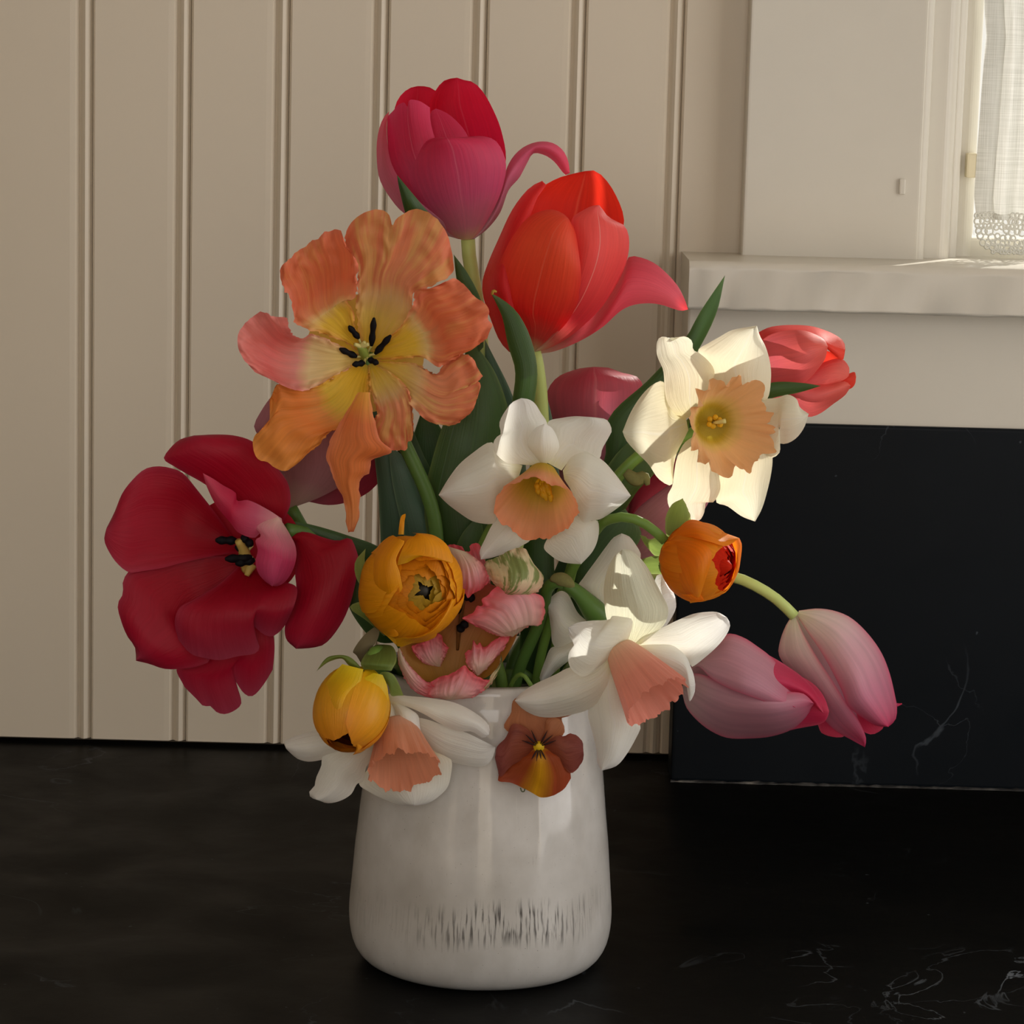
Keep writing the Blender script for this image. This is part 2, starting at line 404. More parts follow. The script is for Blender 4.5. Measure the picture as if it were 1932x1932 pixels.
bs = box('backsplash', (R_['bx'] - .001, R_['apron_y'] - .004, 0.0005), (.72, R_['apron_y'] + .03, R_['zslab']), SL, None, .0022, seg=3)
bs['label'] = 'black stone backsplash slab standing upright on the counter under the window'; bs['category'] = 'backsplash'
# chipped pale joint along the foot of the slab
V = []; F = []; n = 260
for i in range(n + 1):
    x = R_['bx'] - .001 + i / n * .42
    h = max(0.0002, .0013 + .0012 * noise.noise(Vector((x * 60, 1, 1))) + .0008 * noise.noise(Vector((x * 210, 5, 1))))
    y = R_['apron_y'] - .0042
    V += [(x, y - h * 1.1, .0002), (x, y - h * .5, h), (x, y + .001, h * 1.1)]
F = [(i * 3 + j, (i + 1) * 3 + j, (i + 1) * 3 + j + 1, i * 3 + j + 1) for i in range(n) for j in (0, 1)]
N = NT('chipped_joint'); tc = N.n('TexCoord').outputs['Object']; nz = N.n('TexNoise', i_Scale=70.0, i_Detail=5.0); N.l(tc, nz.inputs['Vector'])
N.l(N.ramp(nz.outputs['Fac'], [(.42, (.008, .009, .011, 1)), (.58, (.07, .07, .07, 1)), (.75, (.25, .24, .22, 1))]), N.b.inputs['Base Color'])
jo = make('joint', V, F, N.m, bs)

# ------------------------------------------------------------------ curtain
def build_curtain():
    yb = WALL
    N = NT('sheer_linen'); tc = N.n('TexCoord').outputs['Object']
    def thread(sx, sz):
        mp = N.n('Mapping'); mp.inputs['Scale'].default_value = (sx, 1, sz); N.l(tc, mp.inputs[0])
        x = N.n('TexNoise', i_Scale=1.0, i_Detail=2.0); N.l(mp.outputs[0], x.inputs['Vector']); return x.outputs['Fac']
    th = N.math('ADD', N.math('MULTIPLY', thread(1400, 25), .5), N.math('MULTIPLY', thread(25, 1400), .5))
    cc = N.ramp(th, [(.35, (.62, .62, .58, 1)), (.65, (.86, .86, .83, 1))])
    df = N.n('BsdfDiffuse'); tr = N.n('BsdfTranslucent'); tp = N.n('BsdfTransparent')
    N.l(cc, df.inputs[0]); N.l(cc, tr.inputs[0]); m1 = N.n('MixShader'); m1.inputs[0].default_value = .20; m2 = N.n('MixShader'); m2.inputs[0].default_value = .05
    N.l(df.outputs[0], m1.inputs[1]); N.l(tr.outputs[0], m1.inputs[2]); N.l(m1.outputs[0], m2.inputs[1]); N.l(tp.outputs[0], m2.inputs[2]); N.l(m2.outputs[0], N.o.inputs[0])
    lin_m = N.m
    hem_m = plain('curtain_hem', (.86, .86, .82), .9, .1, .05, 900)
    def panel(root, y, xa, xb, edge, zb, zt, flip):
        # edge(z) = x of the free edge, folds grow toward the middle
        V = []; F = []; nu, nv = 60, 90
        for i in range(nv + 1):
            z = zb + (zt - zb) * i / nv
            e = edge(z)
            for j in range(nu + 1):
                s = j / nu; x = e + (xb - e) * s if not flip else xa + (e - xa) * s
                V.append((x, y + .006 * math.sin(s * 15 + 1.3 * noise.noise(Vector((s * 2, z * 4, 0)))) * min(1, s * 4 if not flip else (1 - s) * 4) + .003 * noise.noise(Vector((s * 6, z * 7, 3))), z))
        F = [(i * (nu + 1) + j, i * (nu + 1) + j + 1, (i + 1) * (nu + 1) + j + 1, (i + 1) * (nu + 1) + j) for i in range(nv) for j in range(nu)]
        return make('panel', V, F, lin_m, root)
    yc = yb + .019
    E = [on_y(*p, yc) for p in pts(0, '1864,462 1845,425 1838,380 1843,300 1848,240 1856,120 1862,75 1858,20 1856,-60')]
    zb = E[0].z
    def edge(z):
        for a, b in zip(E, E[1:]):
            if z <= b.z: t = max(0, (z - a.z) / (b.z - a.z)); return a.x + (b.x - a.x) * t
        return E[-1].x
    rt = thing('curtain', 'sheer white linen curtain with a lace hem hanging beside the window frame', 'curtain', (E[0].x, yc, zb))
    xe = SUNA.x - .030
    zp = E[1].z + .004
    panel(rt, yc, E[0].x, xe, edge, zp, .95, False)
    # side hem
    V = []; F = []; n = 40; w = .0125
    for i in range(n + 1):
        z = zp + (.95 - zp) * i / n; e = edge(z)
        V += [(e - .0005, yc - .0012, z), (e + w * .5, yc - .0025, z), (e + w, yc - .0012, z), (e + w + .001, yc + .0004, z)]
    F = [(i * 4 + j, i * 4 + j + 1, i * 4 + 5 + j, i * 4 + 4 + j) for i in range(n) for j in range(3)]
    make('side_hem', V, F, lin_m, rt)
    # crocheted lace along the bottom: rings and picots in rows
    V = []; F = []
    def ring(cx, cz, r, th):
        b0 = len(V); a, b = 12, 5
        for i in range(a):
            q = 2 * math.pi * i / a
            for j in range(b):
                p = 2 * math.pi * j / b
                V.append((cx + (r + th * math.cos(p)) * math.cos(q), yc - .002 + th * math.sin(p), cz + (r + th * math.cos(p)) * math.sin(q)))
        for i in range(a):
            for j in range(b):
                F.append((b0 + i * b + j, b0 + ((i + 1) % a) * b + j, b0 + ((i + 1) % a) * b + (j + 1) % b, b0 + i * b + (j + 1) % b))
    px = on_y(1845, 440, yc).x; mm = on_y(1846, 440, yc).x - px
    rnd = random.Random(3)
    for row, (zy, r) in enumerate(((408, 5), (417, 6), (427, 5), (436, 7), (447, 7), (458, 6), (467, 6), (474, 4))):
        z0 = on_y(1900, zy, yc).z
        x = on_y(1843 + max(0, row - 2) ** 1.75 * 1.7, zy, yc).x
        while x < xe:
            if not (row in (3, 4) and rnd.random() < .25):
                ring(x + rnd.uniform(-1.5, 1.5) * mm, z0 + rnd.uniform(-2.5, 2.5) * mm, r * mm * rnd.uniform(.7, 1.1), 1.9 * mm)
            x += r * 1.5 * mm
    make('lace_edge', V, F, plain('crochet_cotton', (.90, .90, .87), .9, .1, .1, 500), rt)
    rt2 = thing('curtain', 'sheer white linen panel added out of view to narrow the sunbeam', 'curtain', (R_['wx1'] - .06, yc - .014, zb))
    panel(rt2, yc - .014, SUNA.x, R_['wx1'] - .01, lambda z: SUNA.x + .030, zp, .95, False)  # unseen panel added so the sun passes only through a narrow gap
build_curtain()

# ------------------------------------------------------------------ vase
def build_vase():
    N = NT('white_glaze'); tc = N.n('TexCoord').outputs['Object']
    sp = N.n('SeparateXYZ'); N.l(tc, sp.inputs[0])
    ang = N.math('ARCTAN2', sp.outputs[0], N.math('MULTIPLY', sp.outputs[1], -1.0))
    def cyl(sa, sz, off=0.0):
        c = N.n('CombineXYZ'); N.l(N.math('MULTIPLY', ang, sa), c.inputs[0]); N.l(N.math('MULTIPLY', sp.outputs[2], sz), c.inputs[1]); c.inputs[2].default_value = off
        return c.outputs[0]
    def noi(v, det=3.0):
        x = N.n('TexNoise', i_Scale=1.0, i_Detail=det); N.l(v, x.inputs['Vector']); return x.outputs['Fac']
    def mr(f, a, b, c=0.0, d=1.0):
        x = N.n('MapRange', i_From_Min=a, i_From_Max=b, i_To_Min=c, i_To_Max=d); N.l(f, x.inputs[0]); return x.outputs[0]
    z = N.math('ADD', sp.outputs[2], N.math('MULTIPLY', N.math('SUBTRACT', noi(cyl(2.2, 6)), .5), .022))
    def band(c, w): return N.math('MAXIMUM', N.math('SUBTRACT', 1.0, N.math('DIVIDE', N.math('ABSOLUTE', N.math('SUBTRACT', z, c)), w)), 0.0)
    drips = noi(cyl(46, 55), 3.0); fine = noi(cyl(26, 90, 4.0), 4.0)
    front = mr(N.math('ABSOLUTE', N.math('SUBTRACT', ang, .25)), .25, .85, 1.0, .12)
    dark = N.math('MULTIPLY', mr(drips, .50, .62), N.math('MULTIPLY', mr(band(.036, .013), .0, .6), front))
    dark2 = N.math('MULTIPLY', N.math('MULTIPLY', mr(noi(cyl(60, 110, 9.0)), .66, .74), mr(band(.066, .010), 0, .8)), .35)
    pits = N.math('MULTIPLY', mr(noi(cyl(70, 1000, 2.0), 1.0), .745, .78), .75)
    dk = N.math('MINIMUM', N.math('MAXIMUM', N.math('MAXIMUM', dark, dark2), pits), 1.0)
    col = N.ramp(mr(noi(cyl(3.0, 34, 7.0), 5.0), .3, .7), [(0, (.52, .50, .475, 1)), (1, (.68, .665, .65, 1))])
    col = N.mix(N.math('MULTIPLY', mr(band(.045, .030), 0, 1), .3), col, (.42, .395, .36, 1))
    run = N.math('MULTIPLY', mr(noi(cyl(22, 7, 12.0), 2.0), .72, .77), mr(sp.outputs[2], .015, .09, .2, .8))
    col = N.mix(N.math('MULTIPLY', run, .6), col, (.82, .80, .78, 1))
    col = N.mix(N.math('MULTIPLY', dk, .85), col, (.03, .026, .024, 1))
    N.l(col, N.b.inputs['Base Color'])
    N.l(mr(sp.outputs[2], .05, .075, .26, .07), N.b.inputs['Roughness']); N.b.inputs['Specular IOR Level'].default_value = .5
    bp = N.n('Bump', i_Strength=.10, i_Distance=.0012); N.l(N.math('ADD', noi(cyl(6, 30, 1.0), 4.0), N.math('MULTIPLY', run, .5)), bp.inputs['Height']); N.l(bp.outputs[0], N.b.inputs['Normal'])
    pr = [(0, 0), (.050, 0), (.0556, .0006), (.0608, .0035), (.0646, .0090), (.0665, .0160), (.0673, .0240), (.0672, .031), (.0660, .045), (.0641, .066), (.0621, .087), (.0600, .108), (.0582, .126), (.0571, .137),
          (.0565, .1415), (.0552, .1432), (.0556, .1450), (.0560, .1475), (.0560, .151), (.0553, .1532), (.0540, .1540), (.0527, .1532), (.0522, .150), (.0520, .140), (.0535, .12), (.0590, .07), (.0615, .03), (.055, .010), (0, .008)]
    pr = [p for p in cr(pr[1:-1], 90)]; pr = [(0.0005, 0)] + list(pr) + [(.0005, .008)]
    ns = 128; V = []
    for r, zz in pr:
        for j in range(ns):
            q = 2 * math.pi * j / ns
            w = 1 + .004 * noise.noise(Vector((math.cos(q) * 2, math.sin(q) * 2, zz * 40)))
            V.append((r * w * math.cos(q), r * w * math.sin(q), zz))
    F = [(i * ns + j, i * ns + (j + 1) % ns, (i + 1) * ns + (j + 1) % ns, (i + 1) * ns + j) for i in range(len(pr) - 1) for j in range(ns)]
    o = make('vase', V, F, N.m)
    o['label'] = 'tapered white glazed stoneware vase with dark drip marks, holding the bouquet'; o['category'] = 'vase'
build_vase()

# ------------------------------------------------------------------ flower helpers
_taken = []
def slot(x, y):
    """nearest free place in the vase mouth, so that no two stems share it"""
    for i in range(900):
        r = .00035 * i ** .8; q = i * 2.39996
        p = (x + r * math.cos(q), y + r * math.sin(q))
        if math.hypot(*p) < .0465 and all(math.dist(p, t) > .0086 for t in _taken):
            _taken.append(p); return p
    _taken.append((x, y)); return (x, y)
def flower(name, label, cat, mouth, group=None):
    """root at the foot of the stem inside the vase; mouth = where the stem passes the vase opening"""
    mx, my = slot(*mouth)
    o = thing(name, label, cat, (mx * .95, my * .95, .016), group)
    o['_m'] = (mx, my); return o
def stem(root, mat, vis, r, off):
    """vis: pixel points (x, y, d) from the flower base down to where it dips out of sight"""
    mx, my = root['_m']; del root['_m']
    P = [W(x, y, off, d) for x, y, d in vis]
    e = P[-1]; m = Vector((mx, my, .150))
    if e.z > .19: P.append(e.lerp(m, .55) + Vector((0, 0, .012)))
    P += [m, Vector((mx * .985, my * .985, .115)), Vector(root.location)]
    return tube(root, mat, P, r, n=44)
def stamens(root, off, base, ends, fil, anth, rf=.0007, ra=.0016, k=0):
    """filament from base to (x,y,d), anther from there on to (x2,y2,d2)"""
    for (a, b) in ends:
        s = tube(root, fil, [W(*base[:2], off, base[2]), W(*a[:2], off, a[2])], rf, 'stamen', 6, 6)
        A, B = W(*a[:2], off, a[2]), W(*b[:2], off, b[2])
        tube(s, anth, [A.lerp(B, t) for t in (0, .3, .5, .7, 1)], [ra * .45, ra, ra * .75, ra * .95, ra * .35], 'anther', 8, 14)
def K(k, x, y, d=0):
    ox, oy, q = CROP[k]; return (ox + x * q, oy + y * q, d)
def corona(root, mat, off, b, m, r0, r1, flutes=12, amp=.08, rag=4.0, flare=1.5, seed=0, n=30, ns=144, name='corona'):
    """trumpet of a daffodil from base point b to mouth point m (pixels, d); radii in pixels"""
    A, B = W(*b[:2], off, b[2]), W(*m[:2], off, m[2]); px = (D0 - off) / FPX
    ax = (B - A); Ln = ax.length; ax.normalize(); e1 = ax.orthogonal().normalized(); e2 = ax.cross(e1)
    V = []; UV = []
    for i in range(n + 1):
        t = i / n; r = r0 + (r1 - r0) * t ** flare
        for j in range(ns):
            q = 2 * math.pi * j / ns; c, s = math.cos(q), math.sin(q)
            ph = noise.noise(Vector((c * 1.2, s * 1.2, seed))) * 2.6
            w = math.sin(flutes * q + ph * 2) * .6 + math.sin(flutes * 2.3 * q + ph * 5) * .25
            rr = r * (1 + amp * t ** 1.6 * w + .10 * t * noise.noise(Vector((c * 1.5, s * 1.5, seed + 4))))
            z = Ln * t + px * (rag * t ** 5 * (noise.noise(Vector((c * 5, s * 5, seed + 2))) * 1.6 + .8 * noise.noise(Vector((c * 14, s * 14, seed + 3)))))
            V.append(A + ax * z + (e1 * c + e2 * s) * rr * px); UV.append((j / ns, t))
    F = [(i * ns + j, i * ns + (j + 1) % ns, (i + 1) * ns + (j + 1) % ns, (i + 1) * ns + j) for i in range(n) for j in range(ns)]
    F.append(tuple(range(ns))[::-1])
    return make(name, V, F, mat, root, UV)
def ranunculus(root, mats, off, c, R, axis, layers, lip=38, shrink=.085, core=None, squash=1.0, seed=0, np=5, inner=None):
    """layered globe of petals around axis (right, down, toward camera)"""
    C = W(*c[:2], off, c[2]); px = (D0 - off) / FPX; rnd = random.Random(seed)
    ax = (_r * axis[0] - _u * axis[1] - _f * axis[2]).normalized(); e1 = ax.orthogonal().normalized(); e2 = ax.cross(e1)
    for k in range(layers):
        Rk = R * (1 - shrink * k) * px; lp = lip[k] if isinstance(lip, list) else lip
        n = np if k < layers - 3 else 4; ph0 = rnd.uniform(0, 6.28)
        for p in range(n):
            ph = ph0 + 2 * math.pi * p / n + rnd.uniform(-.12, .12); hw = math.pi / n * rnd.uniform(1.25, 1.5)
            tip = rnd.uniform(-4, 4); out = rnd.uniform(.0, .05) if k else 0.02 * p / n
            V = []; UV = []; nu, nv = 14, 18
            sd = rnd.uniform(0, 99)
            for i in range(nv + 1):
                t = i / nv
                for j in range(nu + 1):
                    s = 2 * j / nu - 1
                    end = lp + tip + 26 * abs(s) ** 2.6 + 5 * noise.noise(Vector((s * 3, sd, 0)))
                    th = math.radians(172 + (end - 172) * t)
                    f = ph + hw * s * (.55 + .45 * math.sin(min(1, t * 1.3) * math.pi / 2))
                    rr = Rk * (1 + out * t + .035 * noise.noise(Vector((s * 1.6, t * 2.2, sd))) + (.02 * s))
                    pos = C + ax * (rr * math.cos(th) * squash) + (e1 * math.cos(f) + e2 * math.sin(f)) * rr * math.sin(th)
                    V.append(pos); UV.append(((s + 1) / 2, t))
            F = [(i * (nu + 1) + j, i * (nu + 1) + j + 1, (i + 1) * (nu + 1) + j + 1, (i + 1) * (nu + 1) + j) for i in range(nv) for j in range(nu)]
            make('petal', V, F, mats[0] if k < 2 else (mats[1] if k < layers - 3 else mats[2]), root, UV)
    if core:
        rr = R * (1 - shrink * layers) * px
        lo = C + ax * rr * .0; hi = C + ax * rr * core[1]
        tube(root, core[0], [lo, lo.lerp(hi, .5), lo.lerp(hi, .85), hi], [rr * .8, rr * .7, rr * .45, rr * .1], 'flower_centre', 12, 12)
    return C, ax
def bowl(root, mat, off, c, r, d0, d1, name='flower_base', ex=1.0):
    """shallow cup where the petals join"""
    V = []; UV = []; F = []; n, ns = 8, 40
    for i in range(n + 1):
        t = i / n
        for j in range(ns):
            q = 2 * math.pi * j / ns
            V.append(W(c[0] + r * t * math.cos(q) * ex, c[1] + r * t * math.sin(q), off, d0 + (d1 - d0) * t * t)); UV.append((.5, t * .35))
    F = [(i * ns + j, i * ns + (j + 1) % ns, (i + 1) * ns + (j + 1) % ns, (i + 1) * ns + j) for i in range(n) for j in range(ns)]
    return make(name, V, F, mat, root, UV)
# petal materials (petal colours; the mauve and wine ones have shade mixed in)
M_MAG = petal_mat('magenta_tulip', [(0, 'b8a078'), (.06, 'b49482'), (.16, 'b07084'), (.40, 'b44e72'), (.75, 'b82a4e'), (1, 'b8244a')], edge='c4426a', ew=6, ea=.4, streak=.14, rib='d07a92', ribw=.03, riba=.35, trans=.36)
M_MAGR = petal_mat('magenta_tulip_red', [(0, 'a5566f'), (.3, 'b8163a'), (.8, 'c41c38'), (1, 'cc2a48')], streak=.14, rib='d8506a', ribw=.03, riba=.4, trans=.4)
M_MAGP = petal_mat('magenta_tulip_pale', [(0, 'a98790'), (.35, 'b0627e'), (.65, 'c05a78'), (1, 'd0405c')], streak=.16, trans=.36)
M_RED = petal_mat('orange_red_tulip', [(0, '9a9270'), (.10, 'a83a34'), (.3, 'c42420'), (.65, 'd84e30'), (1, 'd84e34')], edge='c41a2a', ew=5, ea=.5, streak=.14, rib='e07058', ribw=.025, riba=.5, trans=.38)
M_RED2 = petal_mat('coral_red_tulip', [(0, '9a9278'), (.12, 'a85048'), (.3, 'b82a34'), (.7, 'd04a46'), (1, 'd85a54')], edge='cc3a48', ew=5, ea=.4, streak=.14, rib='ea9a90', ribw=.025, riba=.6, trans=.38)
M_RED3 = petal_mat('scarlet_tulip', [(0, 'a02028'), (.3, 'c01c22'), (.8, 'd8301f'), (1, 'd83428')], streak=.14, rib='e8604a', ribw=.04, riba=.5, trans=.42)
M_RED4 = petal_mat('crimson_red_tulip', [(0, '9a4038'), (.3, 'bc1e22'), (1, 'cc3434')], streak=.12, trans=.34)
M_RED5 = petal_mat('rose_red_tulip', [(0, 'a8907c'), (.22, 'b04850'), (.45, 'c23a4a'), (.9, 'd8586a'), (1, 'd83a40')], streak=.14, trans=.38)
M_PAR = petal_mat('orange_parrot_tulip', [(0, 'a8a040'), (.10, 'c9a224'), (.40, 'cfae3c'), (.50, 'ccae74'), (.57, 'c67a52'), (.68, 'c4613e'), (1, 'c8683f')], edge='d87a68', ew=6, ea=.55, streak=.22, sc=(24, 2.4), patch='b98a4c', pamt=.35, pr=(.50, .60), trans=.32)
M_PAR2 = petal_mat('buff_parrot_tulip', [(0, 'a8a040'), (.10, 'c9a62c'), (.34, 'c8ae58'), (.48, 'c4a070'), (.57, 'c27c58'), (.75, 'c47450'), (1, 'c8704c')], edge='d8705c', ew=5, ea=.4, streak=.25, sc=(20, 2.0), patch='b99a58', pamt=.55, pr=(.48, .58), trans=.32)
M_PAR3 = petal_mat('pink_parrot_tulip', [(0, 'b0a448'), (.12, 'cbb062'), (.50, 'cdb788'), (.60, 'c8847c'), (.78, 'c4605c'), (1, 'd0746c')], edge='d88480', ew=5, ea=.6, streak=.2, sc=(24, 2.4), trans=.32)
M_PAR4 = petal_mat('amber_parrot_tulip', [(0, 'a89a38'), (.10, 'c9a01c'), (.46, 'c8a838'), (.56, 'c88040'), (.68, 'cc7234'), (1, 'd2823a')], edge='d89048', ew=5, ea=.6, streak=.24, sc=(26, 2.2), trans=.34)
M_PAR5 = petal_mat('amber_parrot_lobe', [(0, 'c89038'), (.2, 'c26a38'), (.6, 'c8703a'), (1, 'cc8448')], edge='d88064', ew=5, ea=.6, streak=.28, sc=(26, 1.6), trans=.34)
M_CRI = petal_mat('crimson_tulip', [(0, '92051c'), (.45, '960520'), (.8, 'a0102e'), (1, '982a42')], edge='983a54', ew=9, ea=.45, streak=.12, trans=.34, g=1.55)
M_CRIP = petal_mat('pink_backed_tulip', [(0, 'd0b0a8'), (.25, 'c07a88'), (.55, 'b83a62'), (1, 'b84a74')], streak=.2, trans=.3)
M_CRIR = petal_mat('crimson_tulip_fold', [(0, 'c49098'), (.3, 'b04a66'), (.55, 'a8163c'), (1, 'b84860')], streak=.15, trans=.3)
M_MAU = petal_mat('shaded_mauve_tulip', [(0, '9a8478'), (.2, '8a6064'), (.6, '8c5c66'), (1, '86444e')], edge='a06a74', ew=5, ea=.5, streak=.14, trans=.3)  # dusky tone includes the shade these back tulips stand in
M_MAU2 = petal_mat('shaded_wine_tulip', [(0, '7a3a46'), (.5, '802034'), (1, '7a1c30')], streak=.14, trans=.3)  # dark tone, shade of the back tulips put into the colour
M_ROSE = petal_mat('dusky_rose_tulip', [(0, '8a7270'), (.4, '9a5a68'), (.75, 'a4404e'), (1, 'a03848')], streak=.2, rib='b86a70', ribw=.05, riba=.5, trans=.34)
M_COR = petal_mat('coral_tulip', [(0, 'a86a70'), (.4, 'c05a62'), (.8, 'd06058'), (1, 'd86a5c')], edge='d05048', ew=5, ea=.4, streak=.16, trans=.32, g=1.4)
M_CORR = petal_mat('coral_tulip_red', [(0, 'a82a30'), (.5, 'd0302a'), (1, 'dc4834')], streak=.14, trans=.38, g=1.45)
M_PNK = petal_mat('pale_pink_tulip', [(0, 'd0ccb0'), (.14, 'd4c8c0'), (.40, 'cca6b0'), (.72, 'c07a92'), (1, 'b83a60')], edge='c0305e', ew=7, ea=.6, streak=.34, sc=(9, .7), trans=.34, g=1.45)
M_PNK2 = petal_mat('mauve_pink_tulip', [(0, 'b8a6a6'), (.3, 'b88e9c'), (.75, 'bc8496'), (1, 'c0607c')], edge='c03a62', ew=9, ea=.7, streak=.26, sc=(9, .8), trans=.34, g=1.4)
M_PNKR = petal_mat('deep_pink_tulip', [(0, 'b0587a'), (.5, 'c03a60'), (1, 'c0244a')], edge='d07088', ew=8, ea=.4, streak=.14, trans=.38, g=1.45)
M_WH = petal_mat('white_daffodil', [(0, 'd6d0a8'), (.12, 'd9d4c4'), (.5, 'dcd8d0'), (1, 'e0ddd8')], streak=.05, sc=(22, 1.6), rib='e8e6de', ribw=.06, riba=.3, trans=.36, g=1.55, rough=.45, bump=.4)
M_CRM = petal_mat('cream_daffodil', [(0, 'd8cf9c'), (.15, 'dcd4b4'), (.5, 'dcd5bc'), (1, 'e2ddcc')], streak=.05, sc=(22, 1.6), rib='ebe6d4', ribw=.05, riba=.4, trans=.38, g=1.5, rough=.45, bump=.4)
M_WHV = petal_mat('veined_white_daffodil', [(0, 'd8d8b8'), (.3, 'd2d2bc'), (1, 'd8d8c8')], streak=.12, sc=(30, 1.2), trans=.40, g=1.5, rough=.45, bump=.9)
M_CO1 = petal_mat('apricot_trumpet', [(0, 'b8a02c'), (.30, 'c8a040'), (.55, 'd49a62'), (.8, 'd8966c'), (1, 'd88a62')], streak=.12, sc=(60, 1.0), trans=.38, g=1.5)
M_CO2 = petal_mat('peach_trumpet', [(0, 'a08a28'), (.08, 'b29636'), (.22, 'ccae6a'), (.42, 'dcaa7a'), (1, 'e4a678')], streak=.12, sc=(60, 1.0), trans=.38, g=1.6)
M_CO3 = petal_mat('salmon_trumpet', [(0, 'd8b89c'), (.25, 'd6a48c'), (.6, 'd28e7c'), (1, 'd48878')], streak=.14, sc=(60, 1.0), trans=.38, g=1.55)
M_CO4 = petal_mat('dusky_salmon_trumpet', [(0, 'd6ac94'), (.3, 'd09678'), (1, 'ce886a')], streak=.16, sc=(60, 1.0), trans=.36, g=1.5)
M_RA1 = petal_mat('amber_ranunculus', [(0, 'b88a10'), (.4, 'c88408'), (1, 'd08a08')], edge='d89a20', ew=8, ea=.4, streak=.16, sc=(24, 1.6), trans=.3, g=1.6)
M_RA2 = petal_mat('amber_ranunculus_inner', [(0, 'b06a08'), (.6, 'b86608'), (1, 'c47a0c')], streak=.16, trans=.3, g=1.5)
M_RA3 = petal_mat('olive_ranunculus_core', [(0, '8a6a10'), (.7, '94701a'), (1, 'a88420')], streak=.2, trans=.25, g=1.3)
M_RB1 = petal_mat('yellow_ranunculus', [(0, 'c8b010'), (.3, 'd0a40c'), (.8, 'd89420'), (1, 'd88c28')], streak=.14, sc=(20, 1.6), trans=.28, g=1.5, rough=.42, spec=.35)
M_RB2 = petal_mat('rust_ranunculus_core', [(0, '9a4a08'), (.7, '8a3a08'), (1, '6a2a08')], streak=.2, trans=.2, g=1.2)
M_RC1 = petal_mat('orange_ranunculus', [(0, 'cc7208'), (.4, 'd2760c'), (1, 'e88a1c')], streak=.16, sc=(24, 1.6), trans=.48, g=1.7)
M_RC2 = petal_mat('red_ranunculus_core', [(0, 'b01808'), (.6, 'c01a08'), (1, 'c82a10')], streak=.3, trans=.4, g=1.4, rough=.7, spec=.1)
M_SEP = petal_mat('green_sepal', [(0, '66793a'), (1, '788a44')], edge='98a468', ew=6, ea=.5, streak=.2, trans=.5, g=1.6)
M_SEPD = M_SEP
M_PP = petal_mat('rose_parrot_tulip', [(0, 'd2c8b0'), (.35, 'd4b4aa'), (.7, 'd0949a'), (1, 'cc626c')], edge='cc4856', ew=5, ea=.7, streak=.3, sc=(30, 1.2), trans=.32, g=1.6)
M_PPG = petal_mat('green_flamed_parrot_tulip', [(0, 'c87478'), (.25, 'd0a490'), (.6, 'd0c09c'), (1, 'b8b890')], edge='cc6a70', ew=5, ea=.3, streak=.25, sc=(16, 1.6), patch='6e8044', pamt=.9, pr=(.49, .54), trans=.3, g=1.5)
M_PPI = petal_mat('bronze_parrot_tulip_inside', [(0, 'a88434'), (.4, 'a87432'), (.8, 'a85a40'), (1, 'b8585a')], streak=.15, trans=.25, g=1.3)
M_VI1 = petal_mat('mauve_viola', [(0, '6a2a14'), (.3, '80402c'), (.7, '844640'), (1, '90504e')], streak=.3, sc=(14, .7), patch='5a1c14', pamt=.5, pr=(.50, .62), trans=.26, g=1.5)
M_VI2 = petal_mat('russet_viola', [(0, 'a87010'), (.15, '8a3c10'), (.6, '8a3e18'), (1, '904026')], edge='8e3a20', ew=3, ea=.5, streak=.3, sc=(18, .7), rib='c08a10', ribw=.45, riba=1.0, trans=.26, g=1.5)
M_VI3 = petal_mat('peach_viola', [(0, '8a4a30'), (.5, 'a86a48'), (1, 'b07a58')], streak=.25, sc=(14, .7), trans=.28, g=1.5)

